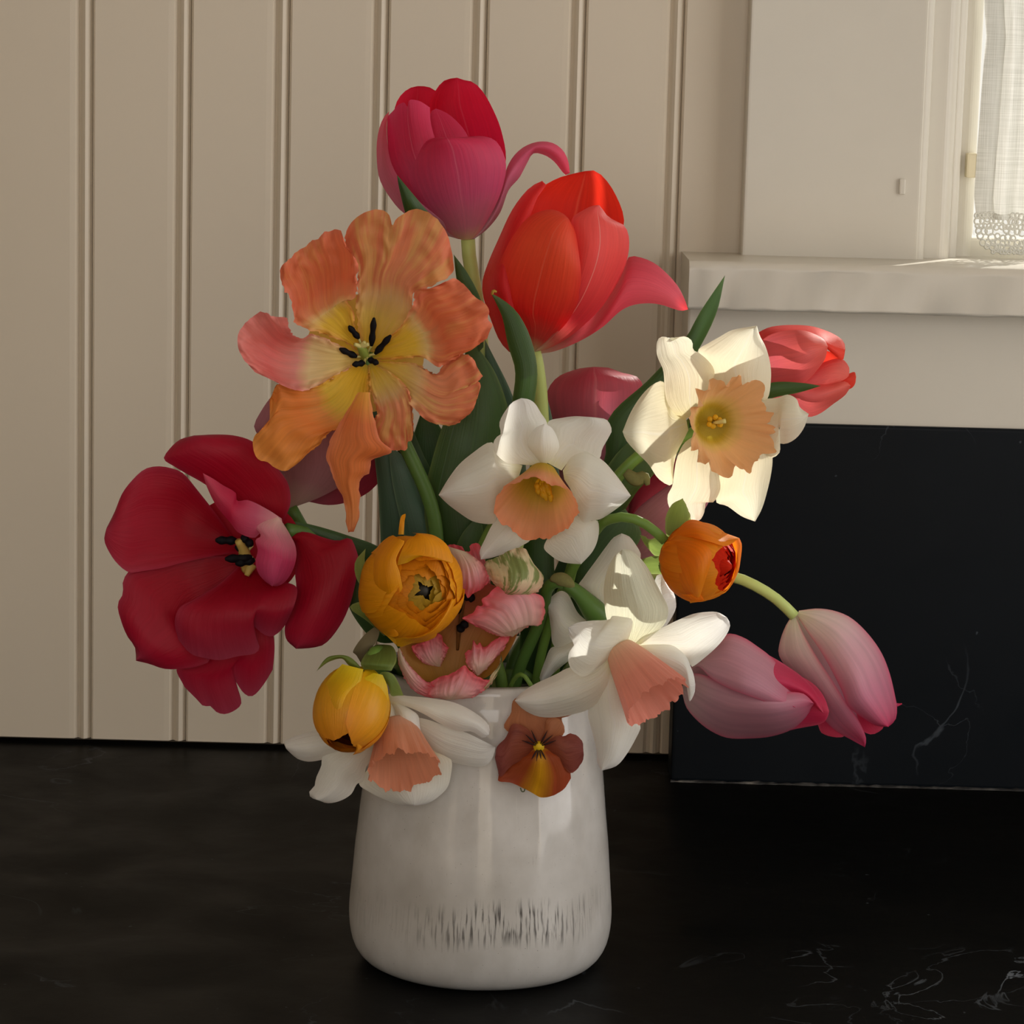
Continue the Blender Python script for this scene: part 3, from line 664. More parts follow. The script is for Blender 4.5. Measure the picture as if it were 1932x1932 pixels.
# ------------------------------------------------------------------ tulips
def tulip_magenta():
    off = -.02
    o = flower('tulip', 'magenta pink cupped tulip topping the bouquet, one petal curling outward', 'tulip', (-.012, .012))
    base = K(1, 605, 1005)
    sheet(o, M_MAG, off, '600,1010 530,985 440,900 340,800 282,690 272,600 300,510 350,450 420,422 490,428', '600,1010 650,990 720,900 790,760 825,640 828,560 800,480 760,432 690,412 600,418 490,428', [(0, 0, 0), (50, 100, 55), (60, 118, 60), (62, 108, 66)], k=1)
    sheet(o, M_MAGP, off, '560,1000 400,950 245,850 180,780 110,660 92,520 100,400 130,310 165,272', '570,1000 450,880 330,780 250,690 200,620 168,540 152,430 150,340 165,272', [(0, 0, 0), (-30, 40, 62), (-45, 10, 40), (-30, 0, 10)], k=1)
    sheet(o, M_MAG, off, '560,980 380,850 250,700 172,560 152,400 155,300', '600,980 560,800 480,600 425,430 400,330 396,250', [(0, 0, 0), (20, 70, 50), (10, 70, 66), (10, 60, 50)], top='190,265 215,235 250,222 267,245 275,214 290,205 340,215', tp=4, k=1)
    sheet(o, M_MAG, off, '570,980 450,700 380,450 395,300 410,262 430,256', '600,980 650,700 640,500 602,395 540,320 480,275 430,256', [(0, 0, 0), (30, 48, 40), (26, 36, 30), (15, 15, 15)], k=1)
    sheet(o, M_MAGR, off, '600,950 480,700 420,400 392,240 430,150 480,95 550,80', '620,980 760,780 828,560 802,380 745,240 690,150 640,105 585,92 550,80', [(0, 0, 0), (-60, -90, 40), (-66, -95, 10), (-60, -74, -50)], k=1)
    sheet(o, M_MAGR, off, '560,950 300,600 200,350 196,250 230,180 280,140 325,128', '600,950 540,500 460,300 440,220 432,160 385,132 325,128', [(0, 0, 0), (-20, -100, -80), (-30, -108, -90), (-70, -85, -80)], k=1)
    sheet(o, M_MAGP, off, '620,1010 700,930 760,820 800,720 832,600 870,530 930,475 1010,445 1090,450 1150,490 1182,550 1193,622', '640,1005 720,945 795,850 845,720 905,650 948,570 985,512 1050,522 1105,560 1145,610 1168,634 1193,624', [(0, 0, 0), (10, 26, 0), (-10, 10, -24), (-4, 14, -20), (6, 6, 6)], k=1, nv=34)
    stem(o, STEML, [(883, 452, 4), (886, 490, 0), (896, 545, 0), (906, 620, 0), (910, 720, 0)], .0036, off)
    sheet(o, LEAF, off + .028, '903,665 882,600 862,530 856,480', '912,655 913,600 906,562 882,515 856,480', [(0, 0, 0), (0, 6, 6), (0, 5, 4), (0, 0, 0)], name='leaf')
    sheet(o, LEAFD, off + .036, '790,470 770,420 760,385 752,350 749,330', '830,450 815,410 795,385 770,355 749,330', [(-60, -60, -60), (-10, 0, -10), (-4, 4, 0), (0, 0, 0)], name='leaf')
def tulip_red():
    off = -.005
    o = flower('tulip', 'large orange-red tulip with one petal drooping toward the window sill', 'tulip', (.004, .006))
    sheet(o, M_RED, off, '985,1640 935,1560 870,1450 790,1380 765,1280 790,1150 840,1030 890,950 960,872 1040,836 1100,832 1150,850 1185,882', '990,1640 1080,1570 1180,1470 1240,1350 1256,1200 1240,1050 1222,950 1185,882', [(0, 0, 0), (40, 92, 80), (46, 108, 96), (60, 78, 70)], k=1, nv=32)
    sheet(o, M_RED2, off, '985,1650 1060,1500 1130,1350 1180,1150 1200,1000 1206,880 1260,840 1320,810 1360,806', '990,1650 1120,1600 1250,1510 1380,1380 1480,1220 1525,1090 1528,980 1500,920 1440,890 1390,850 1375,815 1360,806', [(0, 0, 0), (60, 78, 10), (66, 88, -4), (60, 58, 40)], k=1, nv=32)
    sheet(o, M_RED3, off, '980,1600 900,1200 880,930 940,820 980,745 1050,692 1130,650 1220,625 1280,612', '1000,1600 1300,1300 1450,1050 1500,930 1495,850 1460,760 1420,690 1370,632 1320,606 1280,612', [(0, 0, 0), (-30, -84, -10), (-50, -92, -26), (-66, -76, -66)], k=1)
    sheet(o, M_RED4, off, '985,1650 880,1660 800,1590 740,1450 700,1330 695,1240 725,1140 790,990 860,840 940,730 1000,682 1035,668', '985,1650 930,1500 880,1350 860,1150 900,1000 970,860 1010,760 1062,684 1035,668', [(0, 0, 0), (-30, 46, 46), (-50, 20, 20), (-50, -34, -30)], k=1)
    sheet(o, M_RED5, off, '990,1650 1150,1560 1300,1450 1430,1300 1500,1170 1530,1100 1600,1105 1680,1140 1750,1200 1810,1270 1850,1350 1866,1398', '990,1655 1100,1640 1250,1580 1380,1500 1480,1410 1550,1376 1640,1365 1720,1375 1780,1396 1830,1408 1866,1400', [(0, 0, 0), (-40, -20, 20), (-50, 10, 0), (-20, 14, -6), (4, 4, 4)], k=1, nv=34)
    stem(o, STEML, [(1007, 664, 0), (1014, 700, 0), (1020, 760, 0), (1020, 850, 0)], .0038, off)
    lf = sheet(o, LEAF, off + .034, '960,960 956,850 966,760 972,700 958,650 948,600 935,570 926,553', '1000,960 992,860 1008,760 1014,700 1002,640 978,592 950,566 926,553', [(0, 0, 0), (0, 12, 0), (4, 16, 4), (2, 10, 2), (0, 0, 0)], name='leaf')
    tube(lf, plain('withered_leaf_tip', 'a8842c', .6), [W(928, 556, off + .034, 1), W(931, 549, off + .034, 2), W(937, 551, off + .034, 2)], [.0006, .0008, .0005], 'leaf_tip', 6, 6)
    sheet(o, LEAFB, off - .004, '1024,960 1022,860 1014,780 1012,690', '1060,960 1052,860 1040,780 1014,690', [(0, 0, 0), (0, 8, 0), (0, 6, 0), (0, 0, 0)], name='leaf')
def tulip_orange_parrot():
    off = .035
    o = flower('parrot_tulip', 'wide open orange parrot tulip with a yellow heart and ruffled petals', 'tulip', (-.022, -.008))
    q = dict(k=2, ruf=12, rf=14, fr=4.5, fold=1.6, nf=5, nu=44, nv=50)
    sheet(o, M_PAR2, off, '960,1050 920,900 900,750 912,620 900,480 850,380 825,280', '1000,1050 1150,960 1270,800 1290,660 1400,612 1500,560 1570,490', [(-55, -55, -55), (-34, -46, -30), (-30, -14, -20), (-34, -2, -34)], top='860,190 940,120 1040,88 1095,95 1130,140 1145,195 1165,155 1220,120 1290,85 1350,90 1440,150 1510,240 1550,390', **q)
    sheet(o, M_PAR, off, '950,1080 850,1000 700,940 560,890 490,850 470,760 450,680 400,590 390,510', '960,1060 900,900 875,760 835,705 890,690 912,560 900,430 860,380 825,330', [(-55, -55, -55), (-18, -22, -14), (0, -10, 24), (10, -4, 34), (22, 18, 20)], top='400,470 450,425 520,360 560,345 600,300 640,290 680,250 740,232 800,235 805,265', **q)
    sheet(o, M_PAR3, off, '930,1080 780,1000 600,930 540,960 470,930 440,860 435,822', '950,1100 800,1200 650,1280 540,1315 430,1290 330,1240 220,1190', [(-55, -55, -55), (-26, -26, -26), (8, -22, 8), (40, -14, 36), (44, 30, 40)], top='400,815 340,812 280,780 220,800 150,860 110,920 100,980 115,1050 150,1110', **q)
    sheet(o, M_PAR4, off, '940,1100 800,1180 620,1290 470,1310 400,1290 398,1420', '985,1130 985,1300 985,1490 890,1560 745,1580 680,1650 600,1720', [(-55, -55, -55), (-22, -30, -20), (8, -8, 6), (10, 10, 6), (-6, 4, -10)], top='362,1400 322,1362 318,1440 312,1530 260,1590 225,1610 203,1660 225,1760 270,1790 310,1800 350,1835 390,1846 430,1852 480,1825 540,1770', **q)
    sheet(o, M_PAR5, off + .004, '676,740 640,800 620,840 618,870 635,915 650,950 653,985 657,1004', '698,740 706,790 718,830 740,852 702,868 697,890 681,905 679,940 676,980 669,1000 657,1004', [(-8, -4, -8), (0, 14, 6), (0, 12, -4), (-8, 4, -4), (-10, -8, -10)], k=0, ruf=6, fr=3.0, fold=1.5, nu=22, nv=40)
    sheet(o, M_PAR2, off, '985,1130 995,1300 1040,1470 990,1540 980,1620', '1010,1120 1150,1200 1250,1300 1280,1420 1290,1560', [(-55, -55, -55), (-26, -20, -14), (-6, 8, 10), (-10, 4, -6), (-16, -10, -12)], top='985,1680 1010,1710 1055,1738 1100,1722 1150,1718 1200,1712 1245,1710 1250,1665 1280,1645', **q)
    sheet(o, M_PAR2, off, '1010,1110 1150,1120 1300,1130 1440,1200 1500,1130 1580,1075', '1010,1125 1150,1230 1240,1380 1300,1440 1370,1510 1450,1540 1560,1547 1594,1520 1565,1480', [(-55, -55, -55), (-30, -26, -18), (-16, 2, 12), (-14, 10, 0), (-12, 0, -6)], top='1650,1065 1700,1110 1722,1165 1757,1215 1730,1238 1680,1245 1735,1255 1742,1290 1720,1350 1690,1410 1650,1440', **q)
    sheet(o, M_PAR, off, '1010,1080 1060,1000 1200,880 1290,720 1300,640 1400,620 1500,580', '1010,1100 1200,1100 1350,1090 1450,1150 1530,1120 1610,1060 1640,960', [(-55, -55, -55), (-22, -26, -22), (0, -2, 0), (10, 16, 8), (10, 12, 10)], top='1560,560 1620,590 1670,640 1720,690 1765,720 1800,770 1790,830 1822,870 1800,920 1780,965 1740,978 1700,960', **q)
    bowl(o, M_PAR2, off, K(2, 960, 1060), 112, -64, -46)
    b = K(2, 965, 1080, -50)
    tube(o, plain('green_pistil', '7c8a3c', .5, g=1.4), [W(*b[:2], off, -54), W(*K(2, 945, 1040)[:2], off, -34), W(*K(2, 930, 1010)[:2], off, -22)], [.0026, .0024, .0018], 'pistil', 10, 8)
    for x, y in ((890, 1000), (985, 1000), (960, 985)):
        tube(o, PALE, [W(*K(2, 935, 1015)[:2], off, -24), W(*K(2, x, y)[:2], off, -16)], [.0014, .0009], 'stigma', 8, 6)
    stamens(o, off, b, [(K(2, 920, 960, -34), K(2, 852, 878, -20)), (K(2, 1005, 1010, -34), K(2, 1022, 822, -12)), (K(2, 1030, 1065, -36), K(2, 1135, 940, -18)), (K(2, 905, 1085, -38), K(2, 790, 1030, -22)), (K(2, 958, 1125, -36), K(2, 878, 1138, -20)), (K(2, 985, 1100, -34), K(2, 1050, 1130, -18))], PALE, BLACK, .0006, .0017)
    stem(o, STEMD, [(690, 668, -60), (708, 715, -78), (755, 820, -90), (815, 960, -84)], .0036, off)
    sheet(o, LEAFB, off - .045, '720,1100 715,950 705,850 690,740 700,680', '800,1100 770,950 740,850 715,740 700,680', [(0, 0, 0), (0, 8, 0), (0, 6, 0), (0, 0, 0)], name='leaf')
def tulip_crimson():
    off = .036
    o = flower('tulip', 'wide open crimson tulip with dark stamens, hanging out below the mauve tulip', 'tulip', (-.035, -.001))
    q = dict(k=3, nu=20, nv=32, lump=4)
    sheet(o, M_CRI, off, '880,800 750,620 640,480 550,375 480,345 390,332 310,350 240,410 170,500 120,620 70,720', '900,870 700,905 520,945 420,972 300,990 210,998 130,935 75,850 55,790 70,720', [(-50, -60, -50), (-30, -46, -10), (-20, -6, 6), (-26, -6, -10)], **q)
    sheet(o, M_CRI, off, '1000,720 850,560 680,440 560,372 490,330 430,287 460,230 530,165 620,138', '1180,690 1226,560 1210,440 1150,350 1080,250 980,172 880,140 770,132 620,138', [(-60, -60, -66), (-50, -40, -50), (-44, -14, -40), (-56, -40, -50)], **q)
    sheet(o, M_CRI, off, '880,900 700,900 500,930 300,975 210,992 170,1070 175,1128 140,1200 160,1300 200,1400 248,1470 255,1555', '950,1000 800,1150 650,1250 620,1350 640,1450 720,1550 640,1590 530,1606 430,1605 340,1575 255,1555', [(-56, -60, -56), (-26, -22, -26), (0, 22, 4), (-10, 8, -14)], **q)
    sheet(o, M_CRI, off, '900,960 780,1070 620,1170 530,1220 498,1310 520,1420', '1020,1000 1150,1050 1262,1090 1255,1190 1200,1320', [(-50, -54, -50), (0, 8, 4), (20, 44, 26), (14, 30, 8)], top='600,1510 700,1540 790,1550 900,1525 1000,1510 1030,1480 1020,1430 980,1330 1060,1390 1110,1402 1160,1370', tp=4, **q)
    sheet(o, M_CRI, off, '850,1150 700,1400 600,1590 510,1605 560,1720', '1050,1150 1120,1400 1126,1490 1115,1610', [(-60, -60, -60), (-30, -14, -30), (-34, -6, -30), (-44, -30, -40)], top='640,1800 680,1840 720,1838 760,1876 810,1890 870,1870 915,1830 912,1780 880,1685 925,1750 965,1778 1000,1770 1060,1700', tp=4, **q)
    sheet(o, M_CRI, off, '1220,790 1258,810 1270,900 1255,1000 1262,1100 1240,1200 1192,1330 1200,1420 1260,1479', '1230,780 1280,745 1350,750 1420,775 1520,800 1602,784 1640,860 1657,930 1640,1040 1600,1200 1540,1330 1440,1450 1340,1476 1260,1479', [(-50, -44, -50), (-30, 8, -10), (-10, 20, -16), (-16, 2, -24)], **q)
    sheet(o, M_CRIR, off, '1170,660 1080,602 960,545 890,548 882,500 800,450 740,410 675,375', '1195,770 1076,770 1050,740 1000,782 900,750 850,690 760,580 700,460 675,375', [(-30, -24, -26), (-6, 14, 8), (0, 20, 12), (6, 6, 6)], **q)
    sheet(o, M_CRIP, off, '1140,640 1040,660 1000,700 1040,770 1006,795 1020,860 1006,930 1022,1000 1060,1050 1110,1086', '1180,690 1222,760 1256,830 1263,900 1242,980 1200,1050 1152,1084 1110,1086', [(-30, -20, -34), (14, 34, 0), (20, 52, 10), (22, 36, 24)], **q)
    bowl(o, M_CRI, off, K(3, 930, 850), 100, -74, -64, ex=1.12)
    b = K(3, 930, 900, -46)
    tube(o, plain('yellow_pistil', 'a08a48', .5, g=1.4), [W(*K(3, 960, 980)[:2], off, -44), W(*K(3, 930, 860)[:2], off, -20), W(*K(3, 895, 800)[:2], off, -6)], [.0034, .003, .0016], 'pistil', 10, 10)
    tube(o, plain('yellow_pistil', 'a08a48', .5, g=1.4), [W(*K(3, 980, 950)[:2], off, -34), W(*K(3, 950, 1020)[:2], off, -26)], [.0030, .0012], 'stigma', 8, 8)
    stamens(o, off, b, [(K(3, 890, 800, -22), K(3, 755, 797, -8)), (K(3, 985, 905, -20), K(3, 815, 915, -6)), (K(3, 985, 830, -20), K(3, 920, 770, -10)), (K(3, 960, 850, -30), K(3, 880, 840, -14)), (K(3, 1000, 920, -24), K(3, 880, 945, -10))], PALE, BLACK, .0008, .0023)
    stem(o, STEMD, [(541, 1000, -50), (585, 1010, -80), (650, 1060, -80), (715, 1140, -60), (770, 1230, -20)], .0036, off)
    sheet(o, LEAFD, off - .02, '760,1130 690,1080 620,1035 560,1003 538,982', '760,1080 720,1035 650,1008 580,988 538,982', [(-30, -30, -30), (0, 6, 0), (0, 6, 0), (0, 0, 0)], name='leaf')
    sheet(o, LEAFD, off - .012, '752,1212 716,1212 682,1184 655,1130 672,1050', '768,1202 750,1172 720,1115 700,1070 672,1050', [(-20, -20, -20), (0, 6, 0), (0, 6, 0), (0, 0, 0)], name='leaf')
def tulip_mauve():
    off = -.01
    o = flower('tulip', 'mauve tulip half hidden between the orange parrot tulip and the crimson tulip', 'tulip', (-.030, .012))
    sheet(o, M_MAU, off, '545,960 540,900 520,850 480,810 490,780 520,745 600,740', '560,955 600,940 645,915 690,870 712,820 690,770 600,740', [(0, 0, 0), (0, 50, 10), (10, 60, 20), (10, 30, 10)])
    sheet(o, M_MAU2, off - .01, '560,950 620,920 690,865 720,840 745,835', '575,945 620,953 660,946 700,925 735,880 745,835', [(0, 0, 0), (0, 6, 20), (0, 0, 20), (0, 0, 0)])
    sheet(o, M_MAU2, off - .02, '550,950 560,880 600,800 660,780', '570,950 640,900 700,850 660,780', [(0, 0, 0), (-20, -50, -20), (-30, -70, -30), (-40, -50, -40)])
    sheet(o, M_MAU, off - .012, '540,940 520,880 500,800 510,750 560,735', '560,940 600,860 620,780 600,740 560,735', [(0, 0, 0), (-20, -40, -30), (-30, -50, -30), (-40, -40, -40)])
    stem(o, STEMD, [(548, 958, 0), (580, 1010, -10), (660, 1090, -10), (740, 1180, -10)], .0034, off)
    sheet(o, LEAFB, .0, '790,1130 760,1000 742,920 735,860 740,845', '850,1130 820,1000 790,920 765,865 740,845', [(0, 0, 0), (0, 8, 0), (0, 6, 0), (0, 0, 0)], name='leaf')
    sheet(o, LEAFD, -.026, '820,1130 800,1000 770,920 748,860 762,830', '900,1130 850,1000 830,920 800,860 775,800', [(0, 0, 0), (0, 8, 0), (0, 6, 0), (0, 0, 0)], name='leaf')
def tulip_rose():
    off = -.055
    o = flower('tulip', 'dusky rose tulip behind the central daffodil, only its rounded top showing', 'tulip', (.014, .028))
    sheet(o, M_ROSE, off, '1100,960 1060,880 1040,800 1031,745 1050,713 1090,696 1120,692', '1120,960 1180,880 1206,800 1216,745 1205,713 1170,702 1150,694 1120,692', [(0, 0, 0), (0, 70, 0), (0, 80, 0), (10, 40, 10)])
    sheet(o, M_ROSE, off, '1080,960 1030,860 1020,780 1050,730 1080,720', '1110,960 1100,860 1100,780 1095,740 1080,720', [(0, 0, 0), (-40, 0, 40), (-50, 0, 20), (-20, -10, 0)])
    sheet(o, M_ROSE, off, '1110,960 1130,860 1140,780 1150,740 1180,715', '1130,960 1220,860 1228,780 1210,735 1180,715', [(0, 0, 0), (40, 0, -40), (20, 0, -50), (0, -10, -20)])
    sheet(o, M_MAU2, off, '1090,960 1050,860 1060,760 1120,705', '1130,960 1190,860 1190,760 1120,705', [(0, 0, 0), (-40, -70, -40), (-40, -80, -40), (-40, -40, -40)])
    stem(o, STEMD, [(1110, 958, 0), (1090, 1020, 0), (1050, 1120, 0)], .0036, off)
    sheet(o, LEAFD, -.02, '1010,1160 1080,1000 1140,870 1148,790 1225,715 1292,640 1320,590 1368,519', '1080,1160 1140,1040 1180,900 1205,820 1268,740 1318,660 1352,590 1368,519', [(0, 0, 0), (0, 10, 0), (0, 12, 0), (0, 8, 0), (0, 0, 0)], name='leaf', nv=36)
    sheet(o, LEAF, -.008, '1066,1130 1080,1030 1122,920 1160,860 1190,830', '1092,1130 1142,1030 1200,930 1240,880 1190,830', [(0, 0, 0), (0, 10, 0), (0, 8, 0), (0, 0, 0)], name='leaf')
def tulip_wine():
    off = -.015
    o = flower('tulip', 'wine pink tulip lying behind the cream daffodil above the orange ranunculus', 'tulip', (.030, .014))
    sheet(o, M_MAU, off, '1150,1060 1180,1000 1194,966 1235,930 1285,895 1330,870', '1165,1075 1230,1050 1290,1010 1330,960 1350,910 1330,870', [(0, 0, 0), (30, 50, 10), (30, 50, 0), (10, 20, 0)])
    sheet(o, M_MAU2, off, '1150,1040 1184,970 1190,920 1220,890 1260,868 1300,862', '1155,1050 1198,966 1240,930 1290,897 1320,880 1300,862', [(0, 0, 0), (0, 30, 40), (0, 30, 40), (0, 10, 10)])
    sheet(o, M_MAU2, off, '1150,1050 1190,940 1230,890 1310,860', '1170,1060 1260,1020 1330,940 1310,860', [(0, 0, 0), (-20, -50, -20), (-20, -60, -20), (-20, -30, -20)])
    stem(o, STEMD, [(1155, 1060, 0), (1110, 1090, 0), (1060, 1150, 0)], .0034, off)
def tulip_coral():
    off = -.01
    o = flower('tulip', 'coral tulip behind the cream daffodil, just below the window sill', 'tulip', (.030, .031))
    q = dict(k=6)
    sheet(o, M_COR, off, '1020,480 1080,340 1140,290 1200,252 1300,228 1420,228 1500,255 1560,292 1582,335', '1020,500 1080,570 1200,600 1300,600 1400,587 1450,560 1520,482 1562,420 1582,335', [(0, 0, 0), (40, 90, 50), (40, 90, 40), (30, 50, 30)], **q)
    sheet(o, M_CORR, off, '1020,470 1070,280 1140,225 1210,200 1330,190 1470,198 1580,232 1650,268 1690,305 1699,355', '1020,480 1200,380 1400,350 1550,340 1620,390 1680,430 1699,355', [(0, 0, 0), (-50, 40, 60), (-40, 30, 30), (-20, 0, 0)], **q)
    sheet(o, M_CORR, off, '1100,460 1300,380 1500,350 1600,372 1664,400', '1100,480 1300,560 1500,600 1590,560 1664,400', [(0, 0, 0), (0, -20, 0), (0, -40, 0), (0, -20, 0)], **q)
    sheet(o, M_COR, off, '1100,520 1400,500 1600,425 1680,422 1726,480 1722,535', '1100,560 1400,640 1560,610 1650,580 1700,555 1722,535', [(0, 0, 0), (10, 20, 20), (0, 20, 20), (0, 0, 0)], **q)
    sheet(o, M_COR, off, '1020,500 1200,540 1450,585 1600,588 1700,570 1737,602', '1020,520 1150,660 1300,740 1400,790 1450,812 1525,790 1620,722 1700,662 1737,602', [(0, 0, 0), (30, 50, -20), (20, 44, -20), (10, 10, 0)], **q)
    sheet(o, M_CORR, off, '1500,560 1640,560 1720,520 1762,508 1772,540', '1500,600 1640,640 1735,620 1764,590 1772,540', [(-10, -10, -10), (-10, -6, -10), (-6, 0, -6), (0, 0, 0)], **q)
    stem(o, STEM, [(1405, 697, 0), (1350, 750, -40), (1270, 845, -110), (1170, 985, -120), (1110, 1100, -100)], .0036, off)
    sheet(o, LEAF, off + .03, '1300,790 1400,745 1455,722 1510,722 1549,728', '1300,830 1400,775 1455,752 1510,740 1549,728', [(-50, -50, -50), (-10, 0, -10), (0, 4, 0), (0, 0, 0)], name='leaf')
def tulip_pink_side():
    off = .03
    o = flower('tulip', 'closed pale pink tulip lying sideways under the white daffodil petals', 'tulip', (.044, -.008))
    q = dict(k=9, nv=30)
    sheet(o, M_PNK2, off, '220,1020 330,850 430,735 540,665 650,690 760,760 850,830 920,920 980,1030 1020,1120 1028,1192', '220,1030 320,900 430,990 560,1060 700,1112 830,1160 940,1185 1028,1192', [(0, 0, 0), (0, 86, 96), (0, 84, 92), (50, 66, 66)], **q)
    sheet(o, M_PNK2, off, '215,1040 300,950 450,990 700,1060 900,1080 1080,1092 1160,1165', '215,1080 245,1190 320,1282 420,1360 540,1410 700,1414 850,1400 1000,1350 1100,1272 1160,1165', [(0, 0, 0), (60, 66, -40), (66, 78, -40), (40, 40, 0)], **q)
    sheet(o, M_PNKR, off, '400,760 700,760 860,832 960,892 1060,962 1140,1040 1192,1120 1225,1225', '400,1000 700,1060 900,1060 1000,1080 1090,1110 1150,1160 1185,1205 1225,1235', [(0, 0, 0), (-20, 50, 50), (-20, 44, 40), (10, 20, 16)], **q)
    sheet(o, M_PNKR, off, '500,900 900,900 1050,962 1140,1012 1200,1070 1242,1140 1267,1222', '500,1300 850,1390 1000,1352 1100,1332 1200,1312 1245,1282 1267,1222', [(-40, -40, -40), (-60, -10, -40), (-40, 4, -30), (0, 0, 0)], **q)
    sheet(o, M_PNK2, off, '220,1020 350,800 600,700 900,880 1150,1100', '220,1060 400,1300 700,1390 1000,1300 1150,1100', [(0, 0, 0), (-20, -90, -20), (-20, -90, -20), (-10, -40, -10)], **q)
    stem(o, STEM, [(1288, 1292, 0), (1245, 1282, -26), (1190, 1260, -60), (1125, 1242, -80)], .0034, off)
def tulip_pink_nodding():
    off = .003
    o = flower('tulip', 'pink and white tulip nodding from a long curved stem before the black backsplash', 'tulip', (.042, .004))
    q = dict(k=9, nv=32)
    sheet(o, M_PNK, off, '1040,540 1110,650 1200,780 1280,920 1360,1080 1400,1180 1500,1262 1600,1322 1690,1331', '1050,500 1180,485 1300,500 1420,550 1540,660 1640,800 1700,950 1740,1120 1752,1200 1740,1282 1690,1331', [(0, 0, 0), (70, 84, -30), (76, 90, -30), (50, 50, 10)], **q, fold=3, nf=2)
    sheet(o, M_PNK, off, '1000,540 960,600 915,720 908,820 1000,960 1100,1110 1200,1240 1300,1350 1440,1432 1522,1476', '1030,550 1090,680 1190,850 1290,1000 1370,1130 1455,1250 1505,1340 1532,1420 1522,1476', [(0, 0, 0), (-10, 50, 60), (0, 60, 70), (10, 30, 30)], **q)
    sheet(o, M_PNKR, off, '950,640 1000,900 1100,1150 1180,1300 1210,1372 1260,1396', '1000,640 1200,1000 1320,1200 1382,1392 1320,1406 1260,1396', [(0, 0, 0), (-40, -20, 0), (-30, -10, 0), (-10, -6, -4)], **q)
    sheet(o, M_PNKR, off, '1050,560 1300,900 1450,1200 1500,1352 1570,1386 1622,1366', '1060,560 1400,800 1600,1100 1662,1290 1645,1352 1622,1366', [(0, 0, 0), (20, 30, 0), (20, 20, 0), (0, 0, 0)], **q)
    sheet(o, M_PNK, off, '1020,530 1050,800 1200,1150 1400,1350', '1060,520 1500,700 1680,1000 1700,1250 1400,1350', [(0, 0, 0), (-40, -84, -50), (-40, -84, -50), (-20, -40, -20)], **q)
    tube(o, M_PNKR, [W(*K(9, 1735, 1175)[:2], off, -14), W(*K(9, 1765, 1172)[:2], off, -14), W(*K(9, 1787, 1165)[:2], off, -14)], [.0012, .0008, .0003], 'petal_tip', 6, 8)
    stem(o, STEML, [K(9, 1018, 540, 0), K(9, 960, 480, 0), K(9, 880, 410, 0), K(9, 780, 345, 0), K(9, 660, 285, -4), K(9, 560, 255, -10), (1320, 1075, -20), (1240, 1080, -40), (1160, 1130, -60), (1090, 1200, -60)], .0028, off)
